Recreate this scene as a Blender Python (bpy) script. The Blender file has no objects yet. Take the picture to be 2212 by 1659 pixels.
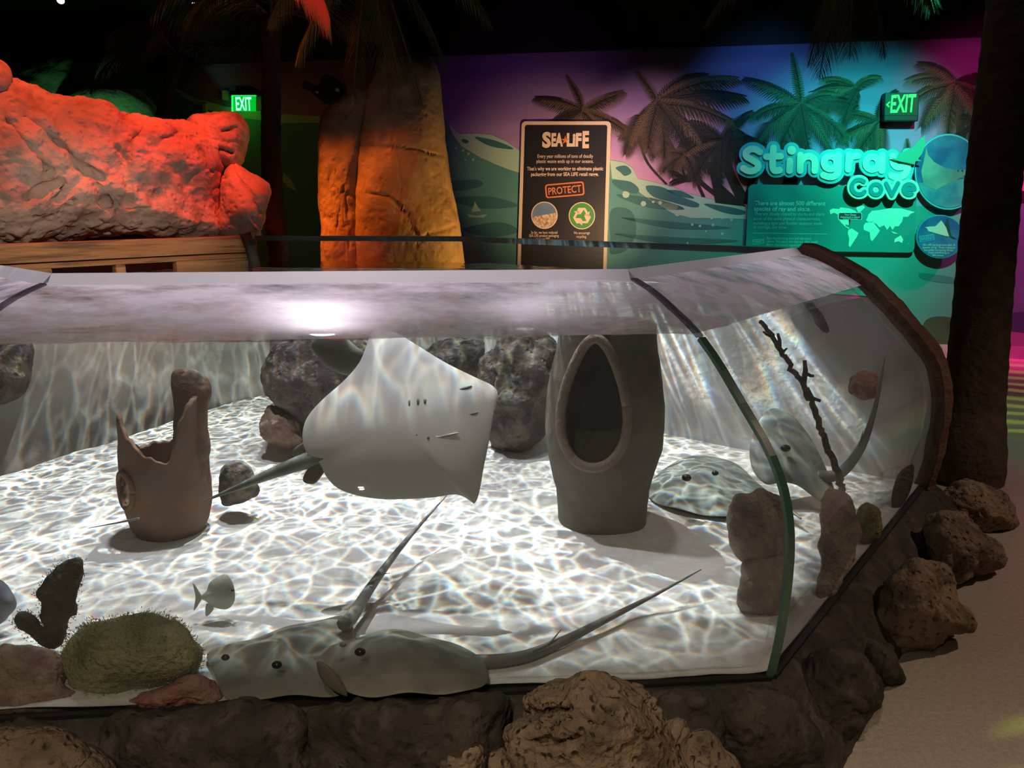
import bpy, bmesh, math, random
import numpy as np
from mathutils import Vector, Matrix

random.seed(7)
rng = np.random.default_rng(7)
scene = bpy.context.scene
COL = scene.collection

# ------------------------------------------------------------------ camera
F_PX, CX, CY = 1700.0, 1106.0, 829.5
PITCH = math.radians(13.0)
CAM = np.array([0.0, 0.0, 1.5])
FW = np.array([0.0, math.cos(PITCH), -math.sin(PITCH)])
UP = np.array([0.0, math.sin(PITCH), math.cos(PITCH)])
RT = np.array([1.0, 0.0, 0.0])
cam_d = bpy.data.cameras.new('camera')
cam = bpy.data.objects.new('camera', cam_d)
COL.objects.link(cam)
cam_d.sensor_fit = 'HORIZONTAL'
cam_d.sensor_width = 36.0
cam_d.lens = 36.0 * F_PX / 2212.0
cam_d.clip_start = 0.05
cam_d.clip_end = 100
cam.location = CAM
cam.rotation_euler = (math.radians(90) - PITCH, 0, 0)
scene.camera = cam

# ------------------------------------------------------------------ view and world
vs = scene.view_settings
scene.display_settings.display_device = 'sRGB'
vs.view_transform = 'Standard'
vs.look = 'None'
vs.exposure = 0.0
vs.gamma = 1.0
vs.use_curve_mapping = False
scene.cycles.use_denoising = True
scene.cycles.max_bounces = 14
scene.cycles.transparent_max_bounces = 24
scene.cycles.glossy_bounces = 4
scene.cycles.sample_clamp_indirect = 3.0
scene.cycles.caustics_reflective = False
scene.cycles.caustics_refractive = False
world = bpy.data.worlds.new('World')
scene.world = world
world.use_nodes = True
world.node_tree.nodes['Background'].inputs[0].default_value = (0.02, 0.02, 0.03, 1)
world.node_tree.nodes['Background'].inputs[1].default_value = 0.1


# ------------------------------------------------------------------ lights
def aim(o, loc, target):
    o.location = loc
    o.rotation_euler = (Vector(target) - Vector(loc)).to_track_quat('-Z', 'Y').to_euler()


def spot(name, loc, target, color, power, angle, blend=0.6, radius=0.06):
    d = bpy.data.lights.new(name, 'SPOT')
    d.color = color
    d.energy = power
    d.spot_size = math.radians(angle)
    d.spot_blend = blend
    d.shadow_soft_size = radius
    o = bpy.data.objects.new(name, d)
    COL.objects.link(o)
    aim(o, loc, target)
    return o


def N(nt, t, **kw):
    n = nt.nodes.new(t)
    for k, v in kw.items():
        setattr(n, k, v)
    return n


def math_n(nt, op, a, b=None, clamp=False):
    n = nt.nodes.new('ShaderNodeMath')
    n.operation = op
    n.use_clamp = clamp
    for i, v in enumerate((a, b)):
        if v is None:
            continue
        if isinstance(v, (int, float)):
            n.inputs[i].default_value = v
        else:
            nt.links.new(v, n.inputs[i])
    return n.outputs[0]


def gobo_dir(nt):
    """Direction of the emitted ray as plane coordinates (x/z, y/z) of the lamp."""
    tc = N(nt, 'ShaderNodeTexCoord')
    sp = N(nt, 'ShaderNodeSeparateXYZ')
    nt.links.new(tc.outputs['Normal'], sp.inputs[0])
    x = math_n(nt, 'DIVIDE', sp.outputs[0], sp.outputs[2])
    y = math_n(nt, 'DIVIDE', sp.outputs[1], sp.outputs[2])
    cb = N(nt, 'ShaderNodeCombineXYZ')
    nt.links.new(x, cb.inputs[0])
    nt.links.new(y, cb.inputs[1])
    return cb.outputs[0]


TANK_EDGES = (((-1.604, 1.717, 0.25), (0.705, 1.923, 0.25)), ((0.705, 1.923, 0.25), (1.853, 3.384, 0.25)), ((-3.287, 3.211, 0.25), (-1.604, 1.717, 0.25)),
              ((-3.287, 3.211, 1.16), (-1.65, 5.05, 1.16)), ((-1.65, 5.24, 1.2), (-0.35, 5.16, 1.2)), ((-0.35, 5.16, 1.2), (1.853, 3.384, 1.2)))


LIP_EDGES = (((-1.380, 2.299, 1.267), (0.379, 2.456, 1.267)), ((0.372, 2.536, 1.267), (1.350, 3.780, 1.267)), ((-2.962, 3.578, 1.267), (-1.487, 2.267, 1.267))) + TANK_EDGES[3:]


def beam_mask(nt, o, edges=TANK_EDGES, mid=(-0.6, 3.3, 0.25), soft=60.0):
    """Factor 0..1: added mask in the emission, cutting the beam off along the given edges."""
    bpy.context.view_layer.update()
    tc = N(nt, 'ShaderNodeTexCoord')
    R = o.matrix_world.to_3x3().inverted()
    L = Vector(o.location)
    mid = Vector(mid)
    res = None
    for a, b in edges:
        A, B = Vector(a), Vector(b)
        n = (A - L).cross(B - L).normalized()
        if n.dot(mid - L) < 0:
            n = -n
        ln = R @ n
        d = N(nt, 'ShaderNodeVectorMath', operation='DOT_PRODUCT')
        nt.links.new(tc.outputs['Normal'], d.inputs[0])
        d.inputs[1].default_value = ln
        f = math_n(nt, 'MULTIPLY', d.outputs['Value'], soft, clamp=True)
        res = f if res is None else math_n(nt, 'MULTIPLY', res, f)
    return res


def caustic_lamp(o, scale, base=0.35, gain=2.2, seed=0.0, extra=None):
    """Lamp with a ripple web painted into its beam, in place of caustics from the water."""
    d = o.data
    d.use_nodes = True
    nt = d.node_tree
    em = nt.nodes['Emission']
    v = gobo_dir(nt)
    nz = N(nt, 'ShaderNodeTexNoise')
    nz.inputs['Scale'].default_value = scale * 0.45
    nz.inputs['Detail'].default_value = 2
    nt.links.new(v, nz.inputs['Vector'])
    off = N(nt, 'ShaderNodeVectorMath', operation='MULTIPLY_ADD')
    nt.links.new(nz.outputs['Color'], off.inputs[0])
    k = 1.7 / scale
    off.inputs[1].default_value = (k, k, k)
    nt.links.new(v, off.inputs[2])
    big = N(nt, 'ShaderNodeTexNoise')
    big.inputs['Scale'].default_value = scale * 0.16
    big.inputs['Detail'].default_value = 2
    nt.links.new(v, big.inputs['Vector'])
    chans = []
    for c, s in enumerate((0.985, 1.0, 1.015)):
        tot = None
        for sc, wgt, wid in ((scale, 1.0, 0.14),):
            mp = N(nt, 'ShaderNodeVectorMath', operation='SCALE')
            nt.links.new(off.outputs[0], mp.inputs[0])
            mp.inputs['Scale'].default_value = 1.0
            ad = N(nt, 'ShaderNodeVectorMath', operation='ADD')
            nt.links.new(mp.outputs[0], ad.inputs[0])
            ad.inputs[1].default_value = ((c - 1) * 0.022 / sc + seed, (c - 1) * 0.014 / sc, seed)
            vo = N(nt, 'ShaderNodeTexVoronoi', feature='DISTANCE_TO_EDGE', voronoi_dimensions='2D')
            vo.inputs['Scale'].default_value = sc
            nt.links.new(ad.outputs[0], vo.inputs['Vector'])
            a = math_n(nt, 'DIVIDE', vo.outputs['Distance'], wid)
            a = math_n(nt, 'SUBTRACT', 1.0, a, clamp=True)
            a = math_n(nt, 'POWER', a, 3.0)
            a = math_n(nt, 'MULTIPLY', a, wgt)
            tot = a if tot is None else math_n(nt, 'ADD', tot, a)
        rd = N(nt, 'ShaderNodeTexNoise')
        rd.inputs['Scale'].default_value = scale * 1.15
        rd.inputs['Detail'].default_value = 1.5
        rd.inputs['Distortion'].default_value = 0.6
        ra = N(nt, 'ShaderNodeVectorMath', operation='ADD')
        nt.links.new(v, ra.inputs[0])
        ra.inputs[1].default_value = ((c - 1) * 0.03 / scale + seed, (c - 1) * 0.02 / scale, seed + 5)
        nt.links.new(ra.outputs[0], rd.inputs['Vector'])
        e = math_n(nt, 'SUBTRACT', rd.outputs['Fac'], 0.5)
        e = math_n(nt, 'ABSOLUTE', e)
        e = math_n(nt, 'DIVIDE', e, 0.11)
        e = math_n(nt, 'SUBTRACT', 1.0, e, clamp=True)
        e = math_n(nt, 'POWER', e, 2.0)
        e = math_n(nt, 'MULTIPLY', e, 0.55)
        tot = math_n(nt, 'MULTIPLY', tot, 0.85)
        tot = math_n(nt, 'ADD', tot, e)
        b = math_n(nt, 'POWER', big.outputs['Fac'], 2.0)
        b = math_n(nt, 'MULTIPLY', b, 3.6)
        tot = math_n(nt, 'MULTIPLY', tot, b)
        tot = math_n(nt, 'MULTIPLY', tot, gain)
        tot = math_n(nt, 'ADD', tot, base)
        chans.append(tot)
    cb = N(nt, 'ShaderNodeCombineColor')
    for i in range(3):
        nt.links.new(chans[i], cb.inputs[i])
    nt.links.new(cb.outputs[0], em.inputs['Color'])
    fl = math_n(nt, 'MULTIPLY', beam_mask(nt, o, LIP_EDGES[3:] if extra else LIP_EDGES, soft=150.0 if extra else 14.0), beam_mask(nt, o, TANK_EDGES[:3]))
    if extra:
        fl = math_n(nt, 'MULTIPLY', fl, beam_mask(nt, o, (extra[0],), extra[1], 150.0))
    nt.links.new(fl, em.inputs['Strength'])


def leaf_lamp(o, scale):
    """Theatre lamp with a palm-leaf template in its gate."""
    d = o.data
    d.use_nodes = True
    nt = d.node_tree
    em = nt.nodes['Emission']
    v = gobo_dir(nt)
    wv = N(nt, 'ShaderNodeTexWave', wave_type='BANDS', bands_direction='DIAGONAL')
    wv.inputs['Scale'].default_value = scale
    wv.inputs['Distortion'].default_value = 2.5
    wv.inputs['Detail'].default_value = 1.0
    nt.links.new(v, wv.inputs['Vector'])
    a = math_n(nt, 'SUBTRACT', wv.outputs['Fac'], 0.35, clamp=True)
    a = math_n(nt, 'MULTIPLY', a, 2.2)
    nt.links.new(a, em.inputs['Strength'])


l = spot('tank_light', (-1.05, 4.35, 4.2), (-0.35, 3.1, 0.25), (1.0, 0.97, 0.95), 390, 92, 0.4, 0.006)
caustic_lamp(l, 34, 0.08, 3.9, 0.0)
l = spot('tank_light', (-0.30, 4.40, 4.2), (0.2, 3.0, 0.25), (0.96, 0.98, 1.0), 240, 84, 0.5, 0.006)
caustic_lamp(l, 29, 0.08, 3.8, 3.7)
l = spot('tank_light', (-0.33, 4.68, 3.0), (1.25, 3.8, 0.95), (0.97, 0.98, 1.0), 1000, 80, 0.6, 0.006)  # added lamp grazing the end wall; its streaks stand in for refraction
caustic_lamp(l, 20, 0.40, 3.8, 1.3, (((-0.35, 5.16, 0.30), (1.853, 3.384, 0.30)), (0.8, 4.25, 0.8)))
for pos, aimp, pw, ang in (((-1.15, 3.45, 4.2), (-0.9, 2.5, 1.0), 350, 80), ((0.25, 3.75, 4.2), (0.7, 2.9, 1.0), 100, 70), ((1.05, 3.40, 4.2), (1.55, 3.50, 0.6), 130, 34)):
    l = spot('tank_light', pos, aimp, (1.0, 0.90, 1.0), pw, ang, 1.0, 0.09)  # the last two are fill, added to brighten the end panel and wall
    l.data.use_nodes = True
    l.data.node_tree.links.new(beam_mask(l.data.node_tree, l), l.data.node_tree.nodes['Emission'].inputs['Strength'])
for pos, aimp, colr, pw, ang in (((-2.0, 3.9, 4.5), (-2.4, 4.75, 1.8), (1.0, 0.11, 0.04), 430, 52), ((-0.95, 4.7, 4.4), (-1.72, 5.1, 1.6), (1.0, 0.03, 0.02), 420, 38)):
    l = spot('red_lamp', pos, aimp, colr, pw, ang, 0.6)
    l.data.use_nodes = True
    l.data.node_tree.links.new(beam_mask(l.data.node_tree, l, (((-3.287, 3.211, 1.13), (-1.65, 5.05, 1.13)), ((-1.58, 5.3, 0.0), (-1.58, 5.3, 2.0))), (-2.6, 4.9, 1.8), 30.0), l.data.node_tree.nodes['Emission'].inputs['Strength'])
l = spot('red_lamp', (-0.7, 3.9, 4.4), (-1.12, 4.8, 2.6), (1.0, 0.04, 0.02), 160, 22, 0.6)
l.data.use_nodes = True
l.data.node_tree.links.new(beam_mask(l.data.node_tree, l, (((-2.0, 5.0, 2.0), (0.0, 5.0, 2.0)),), (-1.1, 4.9, 2.9), 30.0), l.data.node_tree.nodes['Emission'].inputs['Strength'])
spot('rock_lamp', (-0.8, 2.4, 2.35), (-2.35, 4.5, 1.25), (1.0, 0.72, 0.56), 140, 34, 0.9)
l = spot('orange_lamp', (-2.75, 5.65, 4.1), (-1.5, 6.1, 1.5), (1.0, 0.17, 0.012), 1000, 60, 0.5)
l.data.use_nodes = True
_f = beam_mask(l.data.node_tree, l, (((-1.78, 6.36, 0.0), (-1.78, 6.36, 2.0)), ((-1.6, 6.2, 2.22), (-0.6, 6.05, 2.15)), ((-0.98, 5.85, 0.0), (-0.98, 5.85, 2.0))), (-1.35, 6.1, 1.5), 9.0)
l.data.node_tree.links.new(_f, l.data.node_tree.nodes['Emission'].inputs['Strength'])
spot('amber_lamp', (0.55, 5.55, 0.9), (-0.75, 6.2, 1.35), (1.0, 0.42, 0.07), 60, 70, 0.9)
spot('amber_lamp', (0.9, 6.0, 1.0), (0.62, 8.4, 1.6), (1.0, 0.62, 0.32), 230, 50, 0.9)
spot('teal_lamp', (3.2, 5.2, 3.7), (3.2, 8.0, 1.4), (0.03, 1.0, 0.66), 900, 52, 1.0)
spot('blue_lamp', (2.3, 6.4, 4.0), (2.4, 8.1, 2.25), (0.10, 0.45, 1.0), 120, 46, 1.0)
spot('magenta_lamp', (5.6, 6.6, 3.4), (5.3, 7.6, 1.7), (1.0, 0.03, 0.30), 900, 60, 1.0)
spot('magenta_lamp', (4.1, 6.2, 3.2), (4.35, 7.7, 2.4), (1.0, 0.03, 0.30), 60, 60, 1.0)
spot('pink_lamp', (1.2, 6.2, 3.4), (1.35, 8.4, 1.6), (1.0, 0.62, 0.62), 210, 48, 1.0)
spot('violet_lamp', (0.2, 6.4, 4.2), (0.1, 8.5, 2.1), (0.7, 0.2, 0.9), 24, 60, 1.0)
spot('green_lamp', (-3.75, 6.95, 1.55), (-3.95, 7.9, 2.30), (0.16, 1.0, 0.30), 40, 66, 1.0)
l = spot('warm_lamp', (-0.5, -0.7, 4.2), (0.3, 1.9, 0.2), (1.0, 0.78, 0.56), 260, 75, 0.9, 0.03)
l.data.use_nodes = True
l.data.node_tree.links.new(beam_mask(l.data.node_tree, l, (((-1.604, 1.60, 0.85), (0.705, 1.80, 0.85)),), (0.2, 1.5, 0.1), 8.0), l.data.node_tree.nodes['Emission'].inputs['Strength'])
spot('warm_lamp', (-0.5, -1.0, 3.0), (-0.5, 2.0, 0.35), (1.0, 0.84, 0.66), 85, 60, 1.0, 0.015)
spot('warm_lamp', (4.2, 2.0, 4.3), (2.4, 2.4, 0.0), (1.0, 0.72, 0.54), 200, 62, 0.9)
l = spot('leaf_lamp', (5.6, 3.6, 4.2), (4.1, 6.1, 0.0), (0.85, 1.0, 0.04), 260, 34, 0.3, 0.01)
leaf_lamp(l, 9.0)
l = spot('leaf_lamp', (3.2, 0.6, 4.2), (1.72, 1.66, 0.0), (0.6, 1.0, 0.03), 260, 11, 0.3, 0.01)
leaf_lamp(l, 8.0)
spot('mint_lamp', (4.4, 5.2, 4.2), (3.7, 5.0, 0.0), (0.25, 1.0, 0.45), 110, 36, 1.0)
spot('magenta_lamp', (6.0, 5.6, 4.0), (5.2, 7.0, 0.0), (1.0, 0.06, 0.35), 140, 40, 1.0)


# ------------------------------------------------------------------ geometry helpers
def ray(x, y):
    u, v = (x - CX) / F_PX, (CY - y) / F_PX
    return FW + u * RT + v * UP


def PT(x, y, t):
    return CAM + t * ray(x, y)


def PZ(x, y, z):
    d = ray(x, y)
    return CAM + (z - CAM[2]) / d[2] * d


def TZ(x, y, z):
    return (z - CAM[2]) / ray(x, y)[2]


def hash3(i, j, k, seed):
    h = (i * 374761393 + j * 668265263 + k * 2147483647 + seed * 974634777) & 0xFFFFFFFF
    h = ((h ^ (h >> 13)) * 1274126177) & 0xFFFFFFFF
    h = h ^ (h >> 16)
    return (h & 0xFFFF) / 65535.0 * 2 - 1


def vnoise(p, seed=0):
    p = np.asarray(p, float)
    f = np.floor(p)
    i = f.astype(np.int64)
    w = p - f
    w = w * w * w * (w * (w * 6 - 15) + 10)
    out = 0
    for a in (0, 1):
        wa = w[:, 0] if a else 1 - w[:, 0]
        for b in (0, 1):
            wb = w[:, 1] if b else 1 - w[:, 1]
            for c in (0, 1):
                wc = w[:, 2] if c else 1 - w[:, 2]
                out = out + wa * wb * wc * hash3(i[:, 0] + a, i[:, 1] + b, i[:, 2] + c, seed)
    return out


def fbm(p, seed=0, octv=4, ridge=False):
    s, a, tot = 1.0, 1.0, 0
    for o in range(octv):
        n = vnoise(np.asarray(p) * s + 17.3 * o, seed + o)
        if ridge:
            n = 1 - 2 * np.abs(n) ** 0.8
        tot = tot + a * n
        s *= 2.05
        a *= 0.5
    return tot


def catmull(pts, n, closed=True):
    P = np.asarray(pts, float)
    m = len(P)
    out = []
    segs = m if closed else m - 1
    for i in range(segs):
        if closed:
            p0, p1, p2, p3 = P[(i - 1) % m], P[i], P[(i + 1) % m], P[(i + 2) % m]
        else:
            p0, p1, p2, p3 = P[max(i - 1, 0)], P[i], P[i + 1], P[min(i + 2, m - 1)]
        for t in np.linspace(0, 1, 12, endpoint=False):
            out.append(0.5 * ((2 * p1) + (-p0 + p2) * t + (2 * p0 - 5 * p1 + 4 * p2 - p3) * t * t + (-p0 + 3 * p1 - 3 * p2 + p3) * t ** 3))
    if not closed:
        out.append(P[-1])
    out = np.array(out)
    if closed:
        out = np.vstack([out, out[:1]])
    L = np.concatenate([[0], np.cumsum(np.linalg.norm(np.diff(out, axis=0), axis=1))])
    s = np.linspace(0, L[-1], n, endpoint=not closed)
    return np.stack([np.interp(s, L, out[:, k]) for k in range(out.shape[1])], axis=1)


def props(o, label=None, cat=None, group=None, kind=None):
    if label:
        o['label'] = label
    if cat:
        o['category'] = cat
    if group:
        o['group'] = group
    if kind:
        o['kind'] = kind
    return o


def link(name, me, mats, parent=None, smooth=True, **kw):
    if not isinstance(mats, (list, tuple)):
        mats = [mats]
    for m in mats:
        if m is not None:
            me.materials.append(m)
    if smooth and len(me.polygons):
        me.polygons.foreach_set('use_smooth', [True] * len(me.polygons))
    o = bpy.data.objects.new(name, me)
    COL.objects.link(o)
    if parent is not None:
        o.parent = parent
        g = parent
        off = Vector((0, 0, 0))
        while g is not None:
            off += Vector(g.location)
            g = g.parent
        o.matrix_parent_inverse = Matrix.Translation(-off)
    return props(o, **kw)


def mk(name, verts, faces, mats, parent=None, smooth=True, mi=None, recalc=True, **kw):
    me = bpy.data.meshes.new(name)
    me.from_pydata([tuple(map(float, v)) for v in verts], [], [tuple(map(int, f)) for f in faces])
    if mi is not None:
        me.polygons.foreach_set('material_index', list(mi))
    if recalc:
        bm = bmesh.new()
        bm.from_mesh(me)
        bmesh.ops.recalc_face_normals(bm, faces=bm.faces)
        bm.to_mesh(me)
        bm.free()
    me.update()
    return link(name, me, mats, parent, smooth, **kw)


def root(name, loc, label, cat, group=None, kind=None):
    o = bpy.data.objects.new(name, None)
    o.empty_display_size = 0.1
    o.location = tuple(map(float, loc))
    COL.objects.link(o)
    return props(o, label, cat, group, kind)


def vnormals(V, faces):
    Nn = np.zeros_like(V)
    F = np.array(faces)
    a = V[F[:, 2]] - V[F[:, 0]]
    b = V[F[:, 3]] - V[F[:, 1]]
    fn = np.cross(a, b)
    for k in range(4):
        np.add.at(Nn, F[:, k], fn)
    return Nn / (np.linalg.norm(Nn, axis=1, keepdims=True) + 1e-12)


def seg_dist(p, poly):
    best = np.full(len(p), 1e9)
    for a, b in zip(poly[:-1], poly[1:]):
        a = np.array(a, float); b = np.array(b, float)
        ab = b - a
        t = np.clip(((p - a) @ ab) / (ab @ ab + 1e-9), 0, 1)
        best = np.minimum(best, np.linalg.norm(p - (a + t[:, None] * ab), axis=1))
    return best


def pillow(outl, t, th, n=72, rings=12, c=None, hp=0.5, back=1.0, dfun=None, amp=0.0, freq=6.0, seed=1, ridge=False, octv=4, zmin=None, zmax=None, crack=0.0, cfreq=5.0, creases=(), cw=4.0, cdepth=0.03):
    """A closed solid whose outline, seen along the view of the photograph, is outl; th is its half depth."""
    K = rings * 2
    O = catmull(outl, 720)
    C = np.array(c if c is not None else O.mean(axis=0), float)
    g = np.linspace(-1, 1, K + 1)
    g = np.sin(g * math.pi / 2)
    A, B = np.meshgrid(g, g, indexing='ij')
    A = A.ravel(); B = B.ravel()
    r = np.maximum(np.abs(A), np.abs(B))
    rs = np.where(r < 1e-9, 1, r)
    phi = np.where(np.abs(A) >= np.abs(B), np.where(A > 0, (B / rs) * math.pi / 4, math.pi - (B / rs) * math.pi / 4),
                   np.where(B > 0, math.pi / 2 - (A / rs) * math.pi / 4, 1.5 * math.pi + (A / rs) * math.pi / 4))
    q = (phi / (2 * math.pi) % 1.0) * 720
    i0 = np.floor(q).astype(int) % 720
    fr_ = (q - np.floor(q))[:, None]
    P = C + ((O[i0] * (1 - fr_) + O[(i0 + 1) % 720] * fr_) - C) * r[:, None]
    h = np.maximum(0, 1 - r * r) ** hp
    tt = np.array([dfun(x, y) for x, y in P]) if dfun else np.full(len(P), float(t))
    D = FW[None] + ((P[:, 0] - CX) / F_PX)[:, None] * RT + ((CY - P[:, 1]) / F_PX)[:, None] * UP
    push = np.zeros(len(P))
    for cr in creases:
        push += cdepth * np.exp(-(seg_dist(P, cr) / cw) ** 2)
    push = push * np.minimum(1, (1 - r) * 8)
    Vf = CAM + (tt - th * h + push)[:, None] * D
    inner = r < 1 - 1e-9
    Vb = CAM + (tt + th * back * h)[:, None] * D
    idx = np.arange(len(P)).reshape(K + 1, K + 1)
    bidx = np.where(inner, np.cumsum(inner) - 1 + len(P), np.arange(len(P))).reshape(K + 1, K + 1)
    V = np.vstack([Vf, Vb[inner]])
    faces = []
    for a in range(K):
        for b in range(K):
            faces.append((idx[a, b], idx[a + 1, b], idx[a + 1, b + 1], idx[a, b + 1]))
            faces.append((bidx[a, b + 1], bidx[a + 1, b + 1], bidx[a + 1, b], bidx[a, b]))
    if amp or crack:
        nr = vnormals(V, faces)
        cen = V.mean(axis=0)
        if ((V - cen) * nr).sum() < 0:
            nr = -nr
        d = np.zeros(len(V))
        if amp:
            d = d + amp * fbm(V * freq, seed, octv, ridge)
        if crack:
            k = vnoise(V * cfreq, seed + 50) + 0.35 * vnoise(V * cfreq * 2.7, seed + 51)
            d = d - crack * np.exp(-(k / 0.07) ** 2)
        V = V + d[:, None] * nr
    if zmin is not None:
        V[:, 2] = np.maximum(V[:, 2], zmin)
    if zmax is not None:
        V[:, 2] = np.minimum(V[:, 2], zmax)
    return V, faces


def tube(path, rad, seg=10, flat=1.0):
    P = np.asarray(path, float)
    n = len(P)
    V, faces = [], []
    prev = None
    for i in range(n):
        d = P[min(i + 1, n - 1)] - P[max(i - 1, 0)]
        d = d / (np.linalg.norm(d) + 1e-9)
        a = np.cross(d, [0, 0, 1.0])
        if np.linalg.norm(a) < 0.05:
            a = np.cross(d, [0, 1.0, 0]) if prev is None else prev
        a = a / np.linalg.norm(a)
        if prev is not None and np.dot(a, prev) < 0:
            a = -a
        prev = a
        b = np.cross(d, a)
        r = rad[i] if hasattr(rad, '__len__') else rad
        for k in range(seg):
            an = 2 * math.pi * k / seg
            V.append(P[i] + r * (math.cos(an) * a + flat * math.sin(an) * b))
    for i in range(n - 1):
        for k in range(seg):
            faces.append((i * seg + k, i * seg + (k + 1) % seg, (i + 1) * seg + (k + 1) % seg, (i + 1) * seg + k))
    faces.append(tuple(range(seg))[::-1])
    faces.append(tuple((n - 1) * seg + k for k in range(seg)))
    return V, faces


def box(c, ax, ay, az):
    """Box about c with half-axis vectors."""
    c, ax, ay, az = (np.asarray(v, float) for v in (c, ax, ay, az))
    V = [c + sx * ax + sy * ay + sz * az for sx in (-1, 1) for sy in (-1, 1) for sz in (-1, 1)]
    F = [(0, 1, 3, 2), (4, 6, 7, 5), (0, 4, 5, 1), (2, 3, 7, 6), (0, 2, 6, 4), (1, 5, 7, 3)]
    return V, F


def join(parts):
    V, F = [], []
    for v, f in parts:
        o = len(V)
        V.extend(list(v))
        F.extend([tuple(i + o for i in q) for q in f])
    return V, F


def bevel(o, w, seg=2):
    m = o.modifiers.new('bevel', 'BEVEL')
    m.width = w
    m.segments = seg
    m.limit_method = 'ANGLE'
    return o


# ------------------------------------------------------------------ materials
def mat(name, col, rough=0.7, col2=None, cscale=4.0, cdet=4.0, cramp=(0.35, 0.65), bump=0.0, bscale=30.0, spec=0.4, metal=0.0, col3=None, c3scale=12.0, c3amt=0.5, pits=0.0, emit=None, estr=0.0, stretch=None):
    m = bpy.data.materials.new(name)
    m.use_nodes = True
    nt = m.node_tree
    b = nt.nodes['Principled BSDF']
    b.inputs['Roughness'].default_value = rough
    b.inputs['Metallic'].default_value = metal
    b.inputs['Specular IOR Level'].default_value = spec
    geo = N(nt, 'ShaderNodeNewGeometry')
    pos = geo.outputs['Position']
    if stretch:
        mp = N(nt, 'ShaderNodeVectorMath', operation='MULTIPLY')
        mp.inputs[1].default_value = stretch
        nt.links.new(pos, mp.inputs[0])
        pos = mp.outputs[0]

    def noise(scale, det=4.0):
        z = N(nt, 'ShaderNodeTexNoise')
        z.inputs['Scale'].default_value = scale
        z.inputs['Detail'].default_value = det
        nt.links.new(pos, z.inputs['Vector'])
        return z.outputs['Fac']
    if col2 is None:
        b.inputs['Base Color'].default_value = (*col, 1)
    else:
        r = N(nt, 'ShaderNodeValToRGB')
        r.color_ramp.elements[0].position = cramp[0]
        r.color_ramp.elements[1].position = cramp[1]
        r.color_ramp.elements[0].color = (*col, 1)
        r.color_ramp.elements[1].color = (*col2, 1)
        nt.links.new(noise(cscale, cdet), r.inputs[0])
        out = r.outputs[0]
        if col3 is not None:
            r3 = N(nt, 'ShaderNodeValToRGB')
            r3.color_ramp.elements[0].position = 0.52
            r3.color_ramp.elements[1].position = 0.66
            nt.links.new(noise(c3scale, 3.0), r3.inputs[0])
            mx = N(nt, 'ShaderNodeMix', data_type='RGBA')
            f = math_n(nt, 'MULTIPLY', r3.outputs[0], c3amt)
            nt.links.new(f, mx.inputs[0])
            nt.links.new(out, mx.inputs[6])
            mx.inputs[7].default_value = (*col3, 1)
            out = mx.outputs[2]
        nt.links.new(out, b.inputs['Base Color'])
    if bump:
        h = noise(bscale, 6.0)
        if pits:
            vo = N(nt, 'ShaderNodeTexVoronoi')
            vo.inputs['Scale'].default_value = bscale * 0.9
            nt.links.new(pos, vo.inputs['Vector'])
            a = math_n(nt, 'DIVIDE', vo.outputs['Distance'], 0.35, clamp=True)
            a = math_n(nt, 'MULTIPLY', a, pits)
            h = math_n(nt, 'ADD', h, a)
        bp = N(nt, 'ShaderNodeBump')
        bp.inputs['Strength'].default_value = bump
        bp.inputs['Distance'].default_value = 0.02
        nt.links.new(h, bp.inputs['Height'])
        nt.links.new(bp.outputs[0], b.inputs['Normal'])
    if emit is not None:
        b.inputs['Emission Color'].default_value = (*emit, 1)
        b.inputs['Emission Strength'].default_value = estr
    return m


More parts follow.
